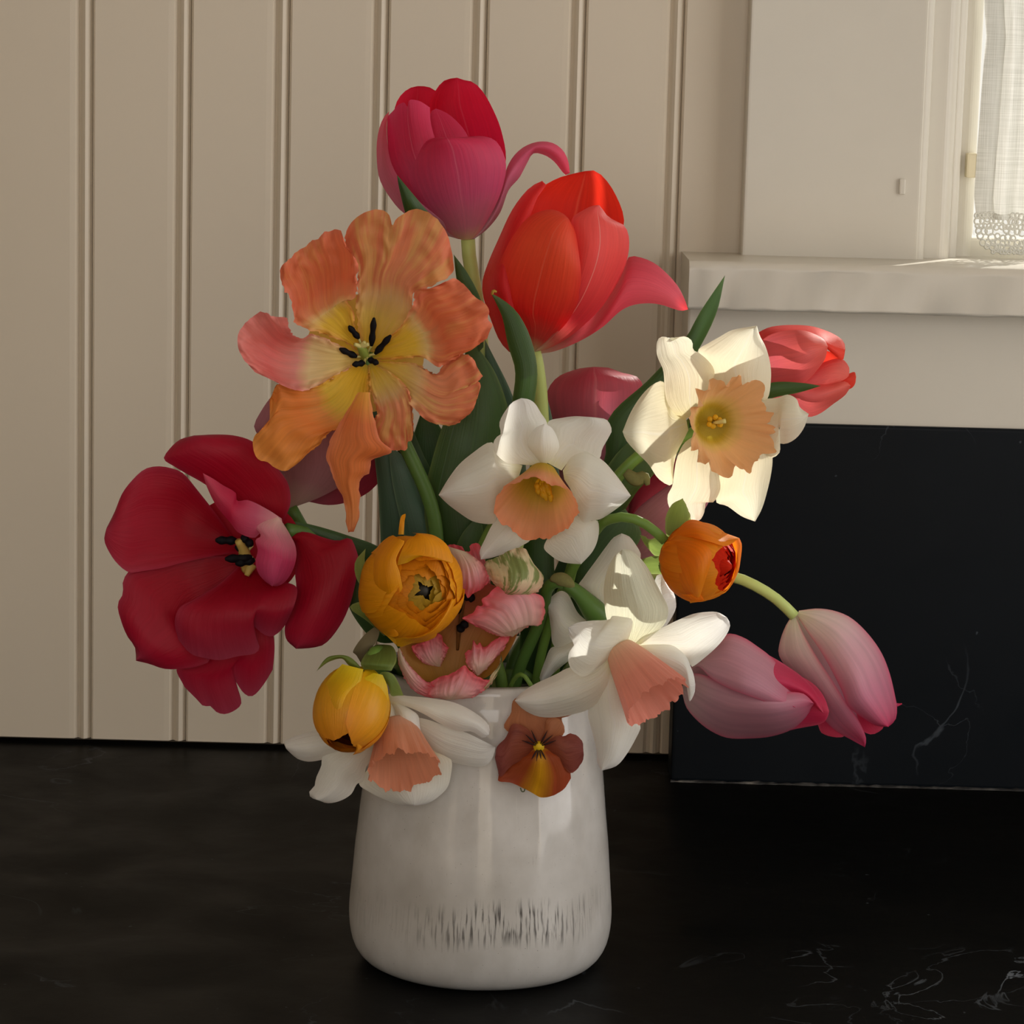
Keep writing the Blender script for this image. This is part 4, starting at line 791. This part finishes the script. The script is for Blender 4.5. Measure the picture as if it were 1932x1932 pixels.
def tulip_pink_parrot():
    off = .061
    o = flower('parrot_tulip', 'pink parrot tulip with green flamed frilly petals, open at the vase rim', 'tulip', (-.006, -.030))
    q = dict(k=4, ruf=8, rf=14, fr=2.6, fold=2.2, nf=7, nu=44, nv=36)
    sheet(o, M_PPI, off, '900,1596 630,1520 500,1300 640,1050 860,800 1100,700', '960,1596 1250,1510 1440,1250 1500,1000 1340,800 1100,700', [(0, -30, 0), (-20, -60, -20), (-20, -64, -20), (-30, -40, -30)], k=4, nu=20)
    sheet(o, M_PP, off, '1000,1200 990,800 930,560 888,470', '1200,1200 1270,850 1220,600 1172,470', [(-96, -98, -96), (-82, -84, -82), (-66, -66, -66), (-56, -50, -56)], top='890,440 930,428 985,432 1020,445 1040,480 1085,480 1080,440 1120,418 1165,430', **q)
    sheet(o, M_PP, off, '890,440 930,600 930,760 925,880', '1060,490 1180,580 1234,680 1238,740', [(-40, -26, -30), (-30, 6, 0), (-24, 16, 6), (-16, 6, 4)], top='945,935 975,890 1000,850 1040,830 1062,872 1085,858 1110,835 1150,815 1180,800 1215,765', **q)
    sheet(o, M_PPG, off, '1340,820 1240,700 1200,600', '1380,880 1500,875 1600,855 1682,770 1692,690 1650,630 1577,560', [(0, 20, 0), (4, 44, 10), (0, 44, 0), (-10, 10, -10)], top='1222,562 1290,540 1400,482 1480,455 1550,470 1562,520', **q)
    sheet(o, M_PP, off, '1440,1192 1300,1182 1150,1112', '1462,1172 1540,1122 1620,1072 1655,1102 1692,1040 1702,960 1684,860 1600,830 1500,835', [(-10, -10, -10), (10, 34, 10), (10, 42, 6), (14, 26, 8)], top='1020,1040 1070,1010 1120,980 1140,940 1190,930 1180,880 1230,850 1262,810 1330,775 1400,800', tp=1.6, **q)
    sheet(o, M_PP, off, '1140,1510 1060,1430 1040,1330', '1150,1515 1250,1430 1330,1330 1380,1270 1422,1172', [(0, 0, 0), (10, 20, -4), (6, 16, -4), (-4, 0, -6)], top='1070,1300 1095,1300 1112,1217 1140,1262 1165,1240 1190,1275 1220,1270 1280,1220 1350,1190', tp=1.8, **q)
    # the front petals form the near lip of the cup: outer foot edge -> frilled lip
    sheet(o, M_PP, off, '488,1290 488,1400 535,1520 600,1622 700,1684 790,1700', '500,1285 562,1400 640,1490 720,1562 760,1572 790,1600', [(0, 0, 0), (10, 24, 14), (14, 30, 26), (20, 30, 30)], **q)
    sheet(o, M_PP, off, '900,1712 820,1700 750,1690 735,1620 745,1575', '920,1712 1020,1705 1120,1690 1225,1612 1262,1548', [(0, 10, 0), (24, 44, 20), (30, 50, 24), (22, 30, 20)], top='800,1540 840,1520 890,1510 940,1490 990,1460 1040,1430 1080,1470 1120,1500 1190,1540', tp=1.6, **q)
    sheet(o, M_PPG, off, '1100,1690 1180,1620 1240,1552 1262,1500 1320,1432 1342,1340', '1110,1692 1230,1612 1292,1532 1335,1440 1350,1390 1342,1340', [(10, 14, 10), (20, 24, 16), (10, 16, 8), (0, 0, 0)], **q)
    sheet(o, M_PP, off, '820,1440 700,1410 620,1330', '835,1440 882,1350 906,1280', [(-50, -50, -50), (-36, -30, -36), (-24, -16, -24)], top='600,1272 650,1250 700,1232 740,1190 790,1160 850,1182 860,1232', **q)
    stamens(o, off, K(4, 980, 1300, -60), [(K(4, 985, 1140, -44), K(4, 1060, 1070, -30)), (K(4, 1010, 960, -46), K(4, 920, 970, -36)), (K(4, 1040, 850, -46), K(4, 1120, 880, -36))], plain('bronze_filament', '6a4418', .6), BLACK, .0007, .0024)
    stem(o, STEMD, [K(4, 920, 1570, -50), (852, 1280, -76)], .0034, off)
    sheet(o, LEAF, .012, '868,1240 852,1170 846,1080 870,1010 905,970', '890,1240 900,1170 905,1080 912,1010 905,970', [(-30, -30, -30), (0, 8, 0), (0, 6, 0), (0, 0, 0)], name='leaf')
for fn in (tulip_magenta, tulip_red, tulip_orange_parrot, tulip_crimson, tulip_mauve, tulip_rose, tulip_wine, tulip_coral, tulip_pink_side, tulip_pink_nodding, tulip_pink_parrot): fn()

# ------------------------------------------------------------------ daffodils
def daffodil_white():
    off = .055
    o = flower('daffodil', 'white daffodil with a wide apricot trumpet in the middle of the bouquet', 'daffodil', (.008, -.022))
    q = dict(k=5, fold=1.5, nf=2, lump=4)
    sheet(o, M_WH, off, '1150,1100 1210,1180 1300,1230 1372,1225 1387,1300 1370,1400 1330,1480 1245,1573', '1000,1330 950,1440 1000,1500 1080,1550 1160,1567 1245,1573', [(-16, -16, -16), (-20, -8, -20), (-24, -4, -20), (-10, -6, -10)], name='tepal', **q)
    sheet(o, M_WH, off, '760,1000 600,1180 540,1260 480,1380 441,1470 450,1536', '900,1300 835,1390 782,1422 700,1470 600,1502 520,1526 450,1536', [(-16, -16, -16), (-20, -6, -20), (-16, 0, -16), (0, 4, 0)], name='tepal', **q)
    sheet(o, M_WH, off, '780,790 690,760 600,720 545,610 500,612 400,680 280,780 190,900 115,1025', '730,950 660,1000 600,1100 580,1200 550,1250 480,1253 380,1230 260,1152 180,1090 115,1025', [(0, 0, 0), (-20, 16, -16), (-24, 22, -24), (-10, 4, -10)], name='tepal', **q)
    sheet(o, M_WH, off, '1100,830 1170,722 1260,682 1340,702 1430,762 1510,852 1570,930 1640,1030', '1110,900 1170,1000 1200,1120 1262,1242 1330,1226 1400,1215 1500,1152 1590,1082 1640,1030', [(0, 0, 0), (-10, 18, -10), (-20, 26, -16), (-6, 6, -6)], name='tepal', **q)
    sheet(o, M_WH, off, '960,760 985,640 985,520 985,442 1100,412 1200,400 1290,405', '1090,830 1180,725 1300,690 1390,737 1412,660 1462,570 1488,510 1450,430 1380,412 1290,405', [(0, 0, 0), (-10, -6, -6), (-24, -4, -24), (-20, -6, -20)], name='tepal', **q)
    sheet(o, M_WH, off, '860,790 740,780 640,762 560,682 547,620 570,570 608,540 596,460 630,380 700,290 770,257', '930,780 985,650 990,540 970,440 930,380 880,300 830,266 770,257', [(0, 0, 0), (10, 4, -4), (0, 10, -10), (-10, 4, -16), (0, 0, 0)], name='tepal', **q)
    sheet(o, M_WH, off, '930,780 870,700 820,630 840,550 890,490 955,460', '970,780 1052,690 1072,640 1052,560 1010,490 955,460', [(0, 4, 0), (6, 24, 6), (10, 26, 10), (16, 18, 16)], name='tepal', **q)
    corona(o, M_CO1, off, K(5, 940, 850, -6), K(5, 895, 1140, 76), 26, 76, 7, .05, 5, 1.05, 3)
    b = K(5, 940, 860, 4)
    stamens(o, off, b, [(K(5, 930 + a, 930 + c, 34), K(5, 950 + e, 1010 + h, 44)) for a, c, e, h in ((-40, 0, -40, 10), (10, 0, 20, 60), (50, 10, 60, 70), (-10, 20, 0, 40), (30, -10, 50, 20))], plain('yellow_filament', 'c8a820', .5, g=1.5), YELL, .0007, .0015)
    stem(o, STEM, [(1015, 880, -20), (1000, 900, -52), (968, 940, -66), (935, 985, -88), (906, 1050, -106), (902, 1150, -116)], .003, off)
def daffodil_cream():
    off = .03
    o = flower('daffodil', 'cream white daffodil with a frilled peach trumpet under the window sill', 'daffodil', (.034, -.004))
    q = dict(k=6, fold=1.5, nf=2, lump=4)
    sheet(o, M_CRM, off, '720,760 770,620 745,460 705,362 780,310 850,270 930,226 1030,206 1102,194', '960,740 1090,690 1170,692 1197,560 1192,450 1162,340 1122,262 1102,194', [(0, 0, 0), (-20, 10, -16), (-24, 14, -24), (-10, 0, -10)], name='tepal', **q)
    sheet(o, M_CRM, off, '1000,760 1150,692 1240,682 1310,660 1370,690 1392,745 1452,790', '1000,900 1120,1000 1202,1086 1262,1040 1240,992 1300,992 1370,952 1422,880 1452,790', [(0, 0, 0), (-16, 4, -10), (-16, 14, -16), (-6, 0, -6)], name='tepal', **q)
    sheet(o, M_CRM, off, '850,1000 830,1100 850,1250 828,1385 900,1412 1000,1482 1090,1517', '1050,950 1180,1000 1207,1080 1197,1200 1162,1350 1132,1440 1090,1517', [(0, 0, 0), (-24, 6, -24), (-26, 12, -26), (-10, 0, -10)], name='tepal', **q)
    sheet(o, M_CRM, off, '620,800 520,740 470,572 400,592 320,670 250,780 195,910', '640,900 600,980 560,1060 540,1150 525,1272 440,1230 370,1130 290,1050 220,970 195,910', [(0, 0, 0), (-20, 8, -14), (-24, 14, -20), (-6, 2, -6)], name='tepal', **q)
    sheet(o, M_CRM, off, '690,930 610,990 562,1090 542,1200 530,1280 500,1340 510,1420 580,1490 680,1512', '820,980 832,1150 857,1280 840,1340 800,1392 762,1380 745,1460 715,1510 680,1512', [(0, 0, 0), (14, 18, 4), (10, 16, -4), (4, 10, 0)], name='tepal', ruf=6, **q)
    sheet(o, M_CRM, off, '610,830 560,800 500,720 480,640 470,500 430,400 424,330 440,280 480,268 510,286', '740,760 775,660 817,520 790,450 700,370 672,360 665,300 620,268 570,275 545,296 510,286', [(0, 4, 0), (34, 6, 0), (36, 10, 6), (24, 10, 10)], name='tepal', ruf=6, **q)
    corona(o, M_CO2, off, K(6, 790, 852, 16), K(6, 935, 872, 92), 26, 84, 12, .17, 10, .80, 11)
    b = K(6, 800, 852, 18)
    stamens(o, off, b, [(K(6, 812 + a, 848 + c, 34), K(6, 822 + 1.5 * a, 848 + 1.5 * c, 42)) for a, c in ((-25, -18), (25, -14), (30, 12), (-8, 20), (-28, 10), (4, -28))], YELL, YELL, .0007, .0014)
    tube(o, PALE, [W(*b[:2], off, 20), W(*K(6, 830, 848)[:2], off, 44), W(*K(6, 890, 838)[:2], off, 52)], [.0008, .0008, .0012], 'pistil', 8, 8)
    stem(o, STEM, [(1340, 800, -30), (1300, 820, -70), (1220, 850, -70), (1150, 920, -60), (1090, 1040, -50)], .003, off)
    tube(o, plain('withered_spathe', '7c7a4e', .8, .1, .4, 200, .4), [W(1180, 890, off, -30), W(1200, 905, off, -26), W(1216, 900, off, -24), W(1222, 915, off, -24)], [.0022, .0034, .0030, .0012], 'spathe', 8, 12)
def daffodil_trumpet():
    off = .076
    o = flower('daffodil', 'white daffodil with a long salmon trumpet, leaning out over the vase rim', 'daffodil', (.044, -.014))
    q = dict(k=7, fold=1.2, nf=2, lump=4)
    sheet(o, M_WHV, off, '860,950 770,800 746,680 740,560 765,430 810,340 870,285', '1000,950 1100,872 1172,800 1192,700 1152,610 1100,510 1040,400 960,310 910,285 870,285', [(0, 0, 0), (-20, 10, -24), (-24, 8, -30), (-14, -6, -20)], name='tepal', k=7, fold=1.2, nf=4, lump=5, nu=24)
    sheet(o, M_WH, off, '960,940 1030,880 1150,832 1260,780 1370,736 1470,722 1540,725 1602,760', '1000,980 1150,1010 1260,1050 1340,1085 1352,1112 1450,1042 1540,960 1602,880 1627,810 1602,760', [(0, 0, 0), (-20, 0, -10), (-26, 4, -20), (-14, -4, -14)], name='tepal', **q)
    sheet(o, M_WH, off, '960,960 1100,950 1230,958 1312,1010 1347,1100 1370,1160 1382,1230', '980,1000 1100,1080 1200,1150 1310,1220 1330,1300 1342,1352 1376,1292 1382,1230', [(0, 0, 0), (0, 10, -4), (-6, 8, -10), (-14, -6, -14)], name='tepal', **q)
    sheet(o, M_WH, off, '740,1080 650,1200 635,1350 630,1450 660,1570 690,1700 695,1780 725,1836', '870,1080 900,1300 960,1480 1000,1522 970,1600 900,1722 830,1802 725,1836', [(0, 0, 0), (-14, 6, -10), (-24, 8, -24), (-14, -4, -14)], name='tepal', **q)
    sheet(o, M_WH, off, '780,1020 650,1092 500,1112 400,1162 250,1232 150,1300 115,1346', '830,1120 760,1290 640,1402 520,1442 400,1462 280,1456 180,1410 115,1346', [(0, 0, 0), (-10, 16, -6), (-20, 18, -20), (-6, 2, -6)], name='tepal', **q)
    sheet(o, M_WH, off, '900,960 942,782 860,756 795,752 782,775 640,785 550,800 490,832', '830,1030 780,1050 700,1112 620,1172 580,1176 510,1120 490,1060 500,1000 532,960 500,890 490,832', [(0, 6, 10), (20, 34, 40), (10, 46, 36), (0, 36, 34), (16, 22, 20)], name='tepal', ruf=6, **q)
    corona(o, M_CO3, off, K(7, 850, 985, 6), K(7, 1115, 1345, 76), 27, 66, 9, .07, 7, .85, 21)
    stem(o, STEM, [K(7, 840, 960, -10), (1140, 1196, -60), (1112, 1222, -92), (1086, 1250, -104)], .003, off)
def daffodil_behind():
    off = .035
    o = flower('daffodil', 'white daffodil seen from behind, its thick green neck arching over the petals', 'daffodil', (.013, -.018))
    q = dict(k=7, fold=1.2, nf=2, lump=4)
    sheet(o, M_WH, off, '720,790 650,680 555,560 600,480 680,370 760,260 810,200 865,172', '760,790 810,620 900,450 985,370 1000,320 970,260 920,195 865,172', [(0, 0, 0), (-20, 10, -10), (-20, 10, -20), (-30, -20, -30)], name='tepal', **q)
    sheet(o, M_WH, off, '800,860 1020,700 1090,540 1110,470 1150,455 1200,520 1242,620', '820,880 1050,900 1150,850 1212,770 1247,690 1242,620', [(0, 0, 0), (-10, 10, -10), (-20, 10, -20), (-30, -24, -30)], name='tepal', **q)
    sheet(o, M_WH, off, '640,800 560,730 490,600 440,575 380,610 325,672', '620,830 510,962 430,996 380,940 370,850 350,720 325,672', [(0, 0, 0), (-10, 14, -10), (-20, 10, -20), (-20, -10, -20)], name='tepal', **q)
    sheet(o, M_WH, off, '600,870 430,960 370,975 330,1060 290,1180 300,1222', '640,930 540,1030 466,1088 400,1142 335,1202 300,1222', [(0, 0, 0), (-14, 6, -14), (-20, 6, -20), (-20, -14, -20)], name='tepal', **q)
    sheet(o, M_WH, off, '700,860 640,960 620,1100 680,1200', '760,860 820,960 800,1100 680,1200', [(0, 0, 0), (-24, -14, -24), (-34, -24, -34), (-50, -50, -50)], name='tepal', **q)
    corona(o, M_CO3, off, K(7, 745, 805, -10), K(7, 775, 845, -66), 20, 42, 9, .08, 6, .9, 5)
    tube(o, STEMD, [W(*K(7, 735, 790)[:2], off, 0), W(*K(7, 650, 690)[:2], off, 22), W(*K(7, 560, 590)[:2], off, 34), W(*K(7, 470, 525)[:2], off, 34)], [.0066, .0058, .0040, .0030], 'neck', 14, 20)
    tube(o, plain('withered_spathe', '7c7a4e', .8, .1, .4, 200, .4), [W(*K(7, 370, 500)[:2], off, 38), W(*K(7, 400, 488)[:2], off, 42), W(*K(7, 470, 505)[:2], off, 40), W(*K(7, 540, 560)[:2], off, 42)], [.0012, .0034, .0030, .0008], 'spathe', 8, 12)
    stem(o, STEMD, [K(7, 480, 528, 34), K(7, 400, 512, 30), K(7, 345, 560, 16), K(7, 325, 660, -10), (1015, 1180, -30)], .003, off)
def daffodil_hanging():
    off = .077
    o = flower('daffodil', 'white daffodil with a dusky salmon trumpet hanging down over the vase front', 'daffodil', (-.045, -.009))
    q = dict(k=8, fold=1.0, nf=2, lump=4)
    sheet(o, M_WH, off, '600,800 535,900 600,952 680,992 760,1020 850,1029', '1000,700 1062,770 1062,830 1040,920 980,982 920,1016 850,1029', [(-26, -26, -26), (-30, -10, -30), (-30, -8, -30), (-24, -16, -24)], name='tepal', **q)
    sheet(o, M_WH, off, '650,560 500,570 330,592 200,622 110,662 120,702', '640,660 500,720 340,762 250,776 190,762 150,732 120,702', [(-20, -20, -20), (-20, 0, -20), (-20, 4, -20), (-24, -14, -24)], name='tepal', **q)
    sheet(o, M_WH, off, '640,600 430,680 330,742 320,800 290,870 280,920 253,942 260,980 300,992', '680,700 580,800 560,882 525,902 490,962 420,1002 350,1012 300,992', [(-16, -16, -16), (-16, 6, -20), (-20, 6, -20), (-20, -4, -20)], name='tepal', ruf=4, **q)
    sheet(o, M_WH, off, '760,520 900,530 1050,580 1150,612 1232,652 1312,692', '760,600 900,650 960,712 1050,772 1180,802 1262,796 1302,742 1312,692', [(-16, -16, -16), (-10, -10, -24), (-14, -16, -34), (-20, -24, -24)], name='tepal', **q)
    sheet(o, M_WH, off, '690,420 705,388 800,400 950,415 1080,440 1200,500 1278,572 1276,622', '690,460 780,455 900,502 1000,560 1100,602 1180,606 1242,642 1276,622', [(-10, -10, -10), (-10, 10, 8), (-8, 16, 8), (-4, 6, 0)], name='tepal', **q)
    sheet(o, M_WH, off, '660,420 680,520 640,602 605,655', '730,430 762,520 756,582 700,632 605,655', [(-10, -10, -10), (0, 14, 0), (0, 16, 0), (0, 4, 0)], name='tepal', **q)
    sheet(o, M_WH, off, '720,430 745,500 760,580 830,612 890,627', '760,440 832,480 872,512 882,570 890,627', [(-10, -8, -10), (2, 16, 2), (4, 20, 4), (12, 14, 12)], name='tepal', **q)
    corona(o, M_CO4, off, K(8, 748, 570, -10), K(8, 792, 830, 66), 34, 66, 11, .08, 8, .9, 31)
    stem(o, STEMD, [K(8, 735, 530, -20), (724, 1318, -30), (714, 1284, -62), (718, 1262, -106)], .003, off)
for fn in (daffodil_white, daffodil_cream, daffodil_trumpet, daffodil_behind, daffodil_hanging): fn()

# ------------------------------------------------------------------ ranunculus and viola
def ranunculus_amber():
    off = .079
    o = flower('ranunculus', 'full amber ranunculus with tightly layered petals around an olive eye', 'ranunculus', (-.027, -.031))
    lip = [37, 36, 34, 31, 28, 25, 22, 19, 16, 12, 9]
    ranunculus(o, (M_RA1, M_RA2, M_RA3), off, (776, 1110, 0), 97, (.34, .04, .94), 11, lip, .026, (plain('dark_eye', '1a1406', .6), 1.05), 1.0, 4)
    q = dict(k=4, fold=1.0, nf=2)
    sheet(o, M_RA1, off, '470,1260 300,1080 240,900 208,740 250,560 340,420 440,350 480,380', '520,1080 540,960 530,820 500,660 470,560 500,480 540,400 480,380', [(40, 40, 40), (30, 92, 88), (10, 84, 96), (10, 56, 70)], **q)
    sheet(o, M_RA1, off, '480,1270 470,1200 620,1190 760,1130 860,1010 930,880', '520,1275 620,1240 750,1200 850,1120 930,990 960,880 930,880', [(40, 40, 40), (70, 84, 50), (80, 84, 50), (60, 60, 50)], **q)
    sheet(o, M_RA1, off, '480,600 500,520 560,400 640,340 600,330', '560,580 640,540 760,520 860,560 940,580 900,440 780,350 600,330', [(94, 98, 96), (92, 98, 84), (70, 84, 60), (40, 50, 20)], **q)
    sheet(o, M_RA1, off, '490,345 495,290 505,220 520,185 550,172', '535,345 538,290 542,230 550,195 550,172', [(20, 24, 20), (20, 22, 20), (20, 20, 20), (22, 22, 22)], k=4, nu=8, nv=12, lump=0)
    sheet(o, M_RA1, off, '350,1130 330,1060 400,1050 440,1100 490,1165', '380,1180 420,1190 470,1190 490,1180 490,1165', [(30, 30, 30), (60, 64, 60), (70, 72, 70), (74, 74, 74)], **q)
    stem(o, STEM, [(746, 1106, -84), (756, 1175, -128), (786, 1240, -150)], .0030, off)
    sheet(o, M_SEPD, off, '720,1180 690,1120 672,1090 670,1060 690,1035', '730,1160 715,1110 695,1080 688,1060 690,1035', [(-20, -20, -20), (0, 4, 0), (0, 4, 0), (4, 4, 4)], name='sepal', nv=14)
    sheet(o, M_SEPD, off, '725,1200 690,1170 662,1150 661,1142 690,1132', '735,1185 705,1150 690,1142 690,1135 690,1132', [(-30, -30, -30), (-6, 0, -6), (0, 2, 0), (2, 2, 2)], name='sepal', nv=14)
def ranunculus_yellow():
    off = .096
    o = flower('ranunculus', 'yellow orange ranunculus bud with a rusty tip, drooping past the vase rim', 'ranunculus', (-.0405, -.018))
    ranunculus(o, (M_RB1, M_RB2, M_RB2), off, (664, 1337, 0), 70, (-.20, .80, .56), 5, [20, 24, 26, 28, 30], .10, (M_RB2, 1.0), 1.22, 8, 4)
    q = dict(k=8, fold=.8, nf=2)
    sheet(o, M_RB1, off, '620,270 560,300 510,330 470,400 460,520 475,620 520,700 500,738', '670,282 697,350 702,440 690,520 650,600 600,680 550,722 500,738', [(10, 10, 10), (62, 56, 10), (72, 70, 10), (50, 50, 40)], **q)
    sheet(o, M_RB1, off, '440,220 360,310 300,410 286,490 300,590 350,655', '560,250 540,330 480,400 450,500 420,600 350,655', [(20, 24, 20), (14, 58, 60), (4, 60, 70), (34, 40, 40)], **q)
    sheet(o, M_SEPD, off, '640,280 560,255 480,230 440,190 370,205 330,230 292,262', '620,300 560,265 530,220 480,178 420,168 350,185 292,262', [(-4, -4, -4), (0, 6, 0), (0, 10, 4), (0, 2, 0)], name='sepal', k=8)
    sheet(o, M_SEPD, off, '560,250 545,215 582,150 630,112 680,108', '720,258 748,200 744,150 722,116 680,108', [(0, 6, 0), (0, 10, -8), (-50, -44, -54), (-108, -106, -108)], name='sepal', k=8)
    sheet(o, M_SEPD, off, '640,300 660,270 700,265 740,290 790,400', '660,310 700,340 720,400 760,400 790,400', [(-10, -10, -10), (-4, 2, -4), (-8, -6, -8), (-30, -30, -30)], name='sepal', k=8)
    sheet(o, plain('withered_bract', '6a6048', .7, .2, .3, 90), off - .012, '560,240 520,170 500,150 560,60 620,10', '600,230 600,150 640,80 650,30 620,10', [(-20, -20, -20), (-10, -4, -10), (-10, -8, -10), (-20, -20, -20)], name='bract', k=8)
    stem(o, STEM, [(692, 1262, -20), (703, 1234, -36), (716, 1227, -68), (728, 1240, -112)], .0028, off)
def ranunculus_orange():
    off = .055
    o = flower('ranunculus', 'vivid orange ranunculus with a red heart and small green sepals', 'ranunculus', (.026, -.007))
    ranunculus(o, (M_RC1, M_RC2, M_RC2), off, (1318, 1060, 0), 72, (.78, .12, .52), 8, [38, 36, 33, 30, 27, 23, 19, 14], .03, (M_RC2, 1.25), 1.0, 12)
    q = dict(k=7, fold=1.0, nf=2)
    sheet(o, M_RC1, off, '1150,260 1160,420 1190,540 1260,610 1360,655 1420,640', '1180,230 1340,220 1450,250 1495,310 1485,420 1455,520 1405,640', [(20, 20, 30), (10, 80, 70), (10, 84, 70), (30, 50, 44)], **q)
    sheet(o, M_RC1, off, '1200,220 1280,120 1350,76 1450,100 1570,160 1690,205', '1240,240 1330,200 1360,200 1480,230 1600,260 1690,205', [(20, 20, 20), (10, 50, 64), (10, 44, 60), (20, 26, 30)], **q)
    sheet(o, M_RC1, off, '1640,210 1650,260 1670,330 1660,420 1600,540 1480,630', '1690,205 1708,250 1700,350 1680,450 1600,580 1480,630', [(24, 20, 10), (20, 20, 0), (10, 16, 0), (30, 30, 30)], **q)
    sheet(o, M_RC1, off, '1280,600 1340,640 1345,662', '1420,600 1440,640 1345,662', [(60, 62, 60), (50, 56, 50), (44, 44, 44)], **q)
    stem(o, STEM, [K(7, 1170, 225, 0), K(7, 1090, 150, 0), K(7, 990, 85, 0), K(7, 880, 58, 0), K(7, 780, 75, -16), K(7, 700, 135, -64), (1088, 1060, -118), (1046, 1150, -134)], .0024, off)
    sheet(o, M_SEP, off, '500,1640 484,1560 490,1480 530,1400 602,1361', '560,1625 640,1552 657,1500 632,1420 602,1361', [(-30, -30, -30), (-44, -38, -44), (-44, -38, -44), (-40, -40, -40)], name='sepal', k=6, fr=1.5)
    sheet(o, M_SEP, off, '1170,230 1110,205 1060,212 1020,190 995,185', '1150,330 1100,330 1060,290 1020,240 995,185', [(-30, -24, -30), (-40, -30, -40), (-40, -34, -40), (-40, -40, -40)], name='sepal', k=7, fr=1.5)
    sheet(o, M_SEP, off, '1165,340 1100,330 1030,345 970,375 920,415 893,440', '1170,462 1090,457 1020,462 970,462 920,452 893,440', [(-24, -16, -24), (-34, -24, -34), (-36, -26, -36), (-34, -34, -34)], name='sepal', k=7, fr=1.5)
def viola():
    off = .067
    o = flower('viola', 'small russet and mauve viola with a yellow throat against the vase', 'viola', (.012, -.044))
    q = dict(k=8, ruf=3, fr=1.2, nv=20)
    sheet(o, M_VI3, off, '1530,660 1390,610 1360,572 1400,500 1412,430 1460,395', '1600,660 1690,625 1702,570 1685,530 1745,508 1620,410 1460,395', [(0, 0, 0), (-10, 0, -10), (-14, -2, -14), (-16, -10, -16)], **q)
    sheet(o, M_VI3, off, '1560,670 1590,600 1600,540 1640,522 1690,540', '1600,680 1660,640 1700,620 1706,580 1690,540', [(2, 4, 2), (4, 12, 4), (4, 10, 4), (4, 4, 4)], **q)
    sheet(o, M_VI1, off, '1555,665 1480,578 1410,562 1370,640 1322,690 1309,752', '1540,720 1470,762 1400,802 1340,862 1320,802 1309,752', [(4, 4, 4), (6, 14, 6), (2, 12, 0), (-4, 0, -4)], **q)
    sheet(o, M_VI1, off, '1585,670 1650,620 1700,632 1740,614 1792,640 1812,690 1785,706', '1595,720 1680,782 1742,842 1792,802 1817,742 1802,712 1785,706', [(4, 4, 4), (6, 14, 6), (0, 10, 0), (-4, 0, -4)], **q)
    sheet(o, M_VI2, off, '1535,700 1430,780 1330,852', '1600,700 1700,752 1737,800 1742,870', [(6, 6, 6), (4, 18, 6), (-2, 14, 0), (-6, 4, -6)], top='1328,885 1400,896 1460,922 1520,952 1575,981 1640,970 1702,932', tp=1.5, **q)
    c = K(8, 1560, 690, 10)
    tube(o, plain('yellow_throat', 'b89a18', .5, g=1.5), [W(*c[:2], off, 2), W(*c[:2], off, 10), W(c[0], c[1] + 1, off, 14)], [.0028, .0026, .0012], 'throat', 10, 8)
    dk = plain('dark_whisker', '2a0a0c', .7)
    for a in (-62, -40, -20, 200, 222, 245, 62, 80, 100, 120):
        r = math.radians(a); p = [W(c[0] + math.cos(r) * q_, c[1] + math.sin(r) * q_, off, d) for q_, d in ((7, 12), (14, 15), (34 if a < 60 or a > 150 else 28, 15 if a not in (62, 80, 100, 120) else 19))]
        tube(o, dk, p, [.0003, .00045, .0001], 'whisker', 5, 6)
    tube(o, plain('green_hook', '3a4a20', .6), [W(*K(8, 1455, 925)[:2], off, 4), W(*K(8, 1462, 945)[:2], off, 4), W(*K(8, 1475, 946)[:2], off, 4), W(*K(8, 1480, 930)[:2], off, 4)], .0003, 'spur', 5, 8)
    stem(o, STEM, [K(8, 1565, 680, -6), (1026, 1370, -20), (1010, 1310, -26), (985, 1272, -30)], .0011, off)
for fn in (ranunculus_amber, ranunculus_yellow, ranunculus_orange, viola): fn()

# ------------------------------------------------------------------ loose foliage standing in the vase
def foliage(label, mat, off, L, R, dep=None, mouth=(0, 0)):
    mouth = slot(*mouth)
    o = thing('tulip_leaf', label, 'leaf', (mouth[0] * .95, mouth[1] * .95, .02))
    sheet(o, mat, off, L, R, dep or [(0, 0, 0), (0, 12, 0), (0, 14, 0), (0, 8, 0), (0, 0, 0)], name='blade', nv=34)
    b = Vector(o.location); t = W((pts(0, L)[0][0] + pts(0, R)[0][0]) / 2, (pts(0, L)[0][1] + pts(0, R)[0][1]) / 2, off)
    tube(o, STEMD, [t, Vector((mouth[0], mouth[1], .150)), b], [.003, .003, .0025], 'leaf_stalk', 8, 16)
foliage('broad dark green tulip leaf standing upright beside the orange parrot tulip', LEAF, .002, '860,1250 820,1080 800,950 820,850 850,760 872,690 884,636', '960,1250 960,1080 950,950 962,850 958,770 930,695 884,636', mouth=(.000, -.008))
foliage('narrow dark tulip leaf behind the folded leaf under the orange-red tulip', LEAFB, -.016, '900,1200 905,1000 915,850 915,740 915,640', '980,1200 985,1000 985,850 972,760 915,640', mouth=(.0, .03))
foliage('dark tulip leaf in shade below the central white daffodil', LEAFD, -.010, '978,1290 982,1180 984,1080 990,1000 1004,900', '1046,1290 1048,1180 1046,1080 1040,1000 1004,900', mouth=(.011, .003))
foliage('dark curved leaf between the central daffodil and the daffodil seen from behind', LEAFD, -.002, '1046,1272 1056,1180 1072,1080 1104,1000 1180,960', '1058,1268 1112,1180 1160,1080 1210,1010 1180,960', mouth=(.036, .009))
foliage('deep green leaf at the back, rising behind the amber ranunculus', LEAFD, -.036, '785,1270 775,1120 760,980 770,860 800,760', '900,1280 900,1120 880,980 860,860 800,760', mouth=(-.03, .03))
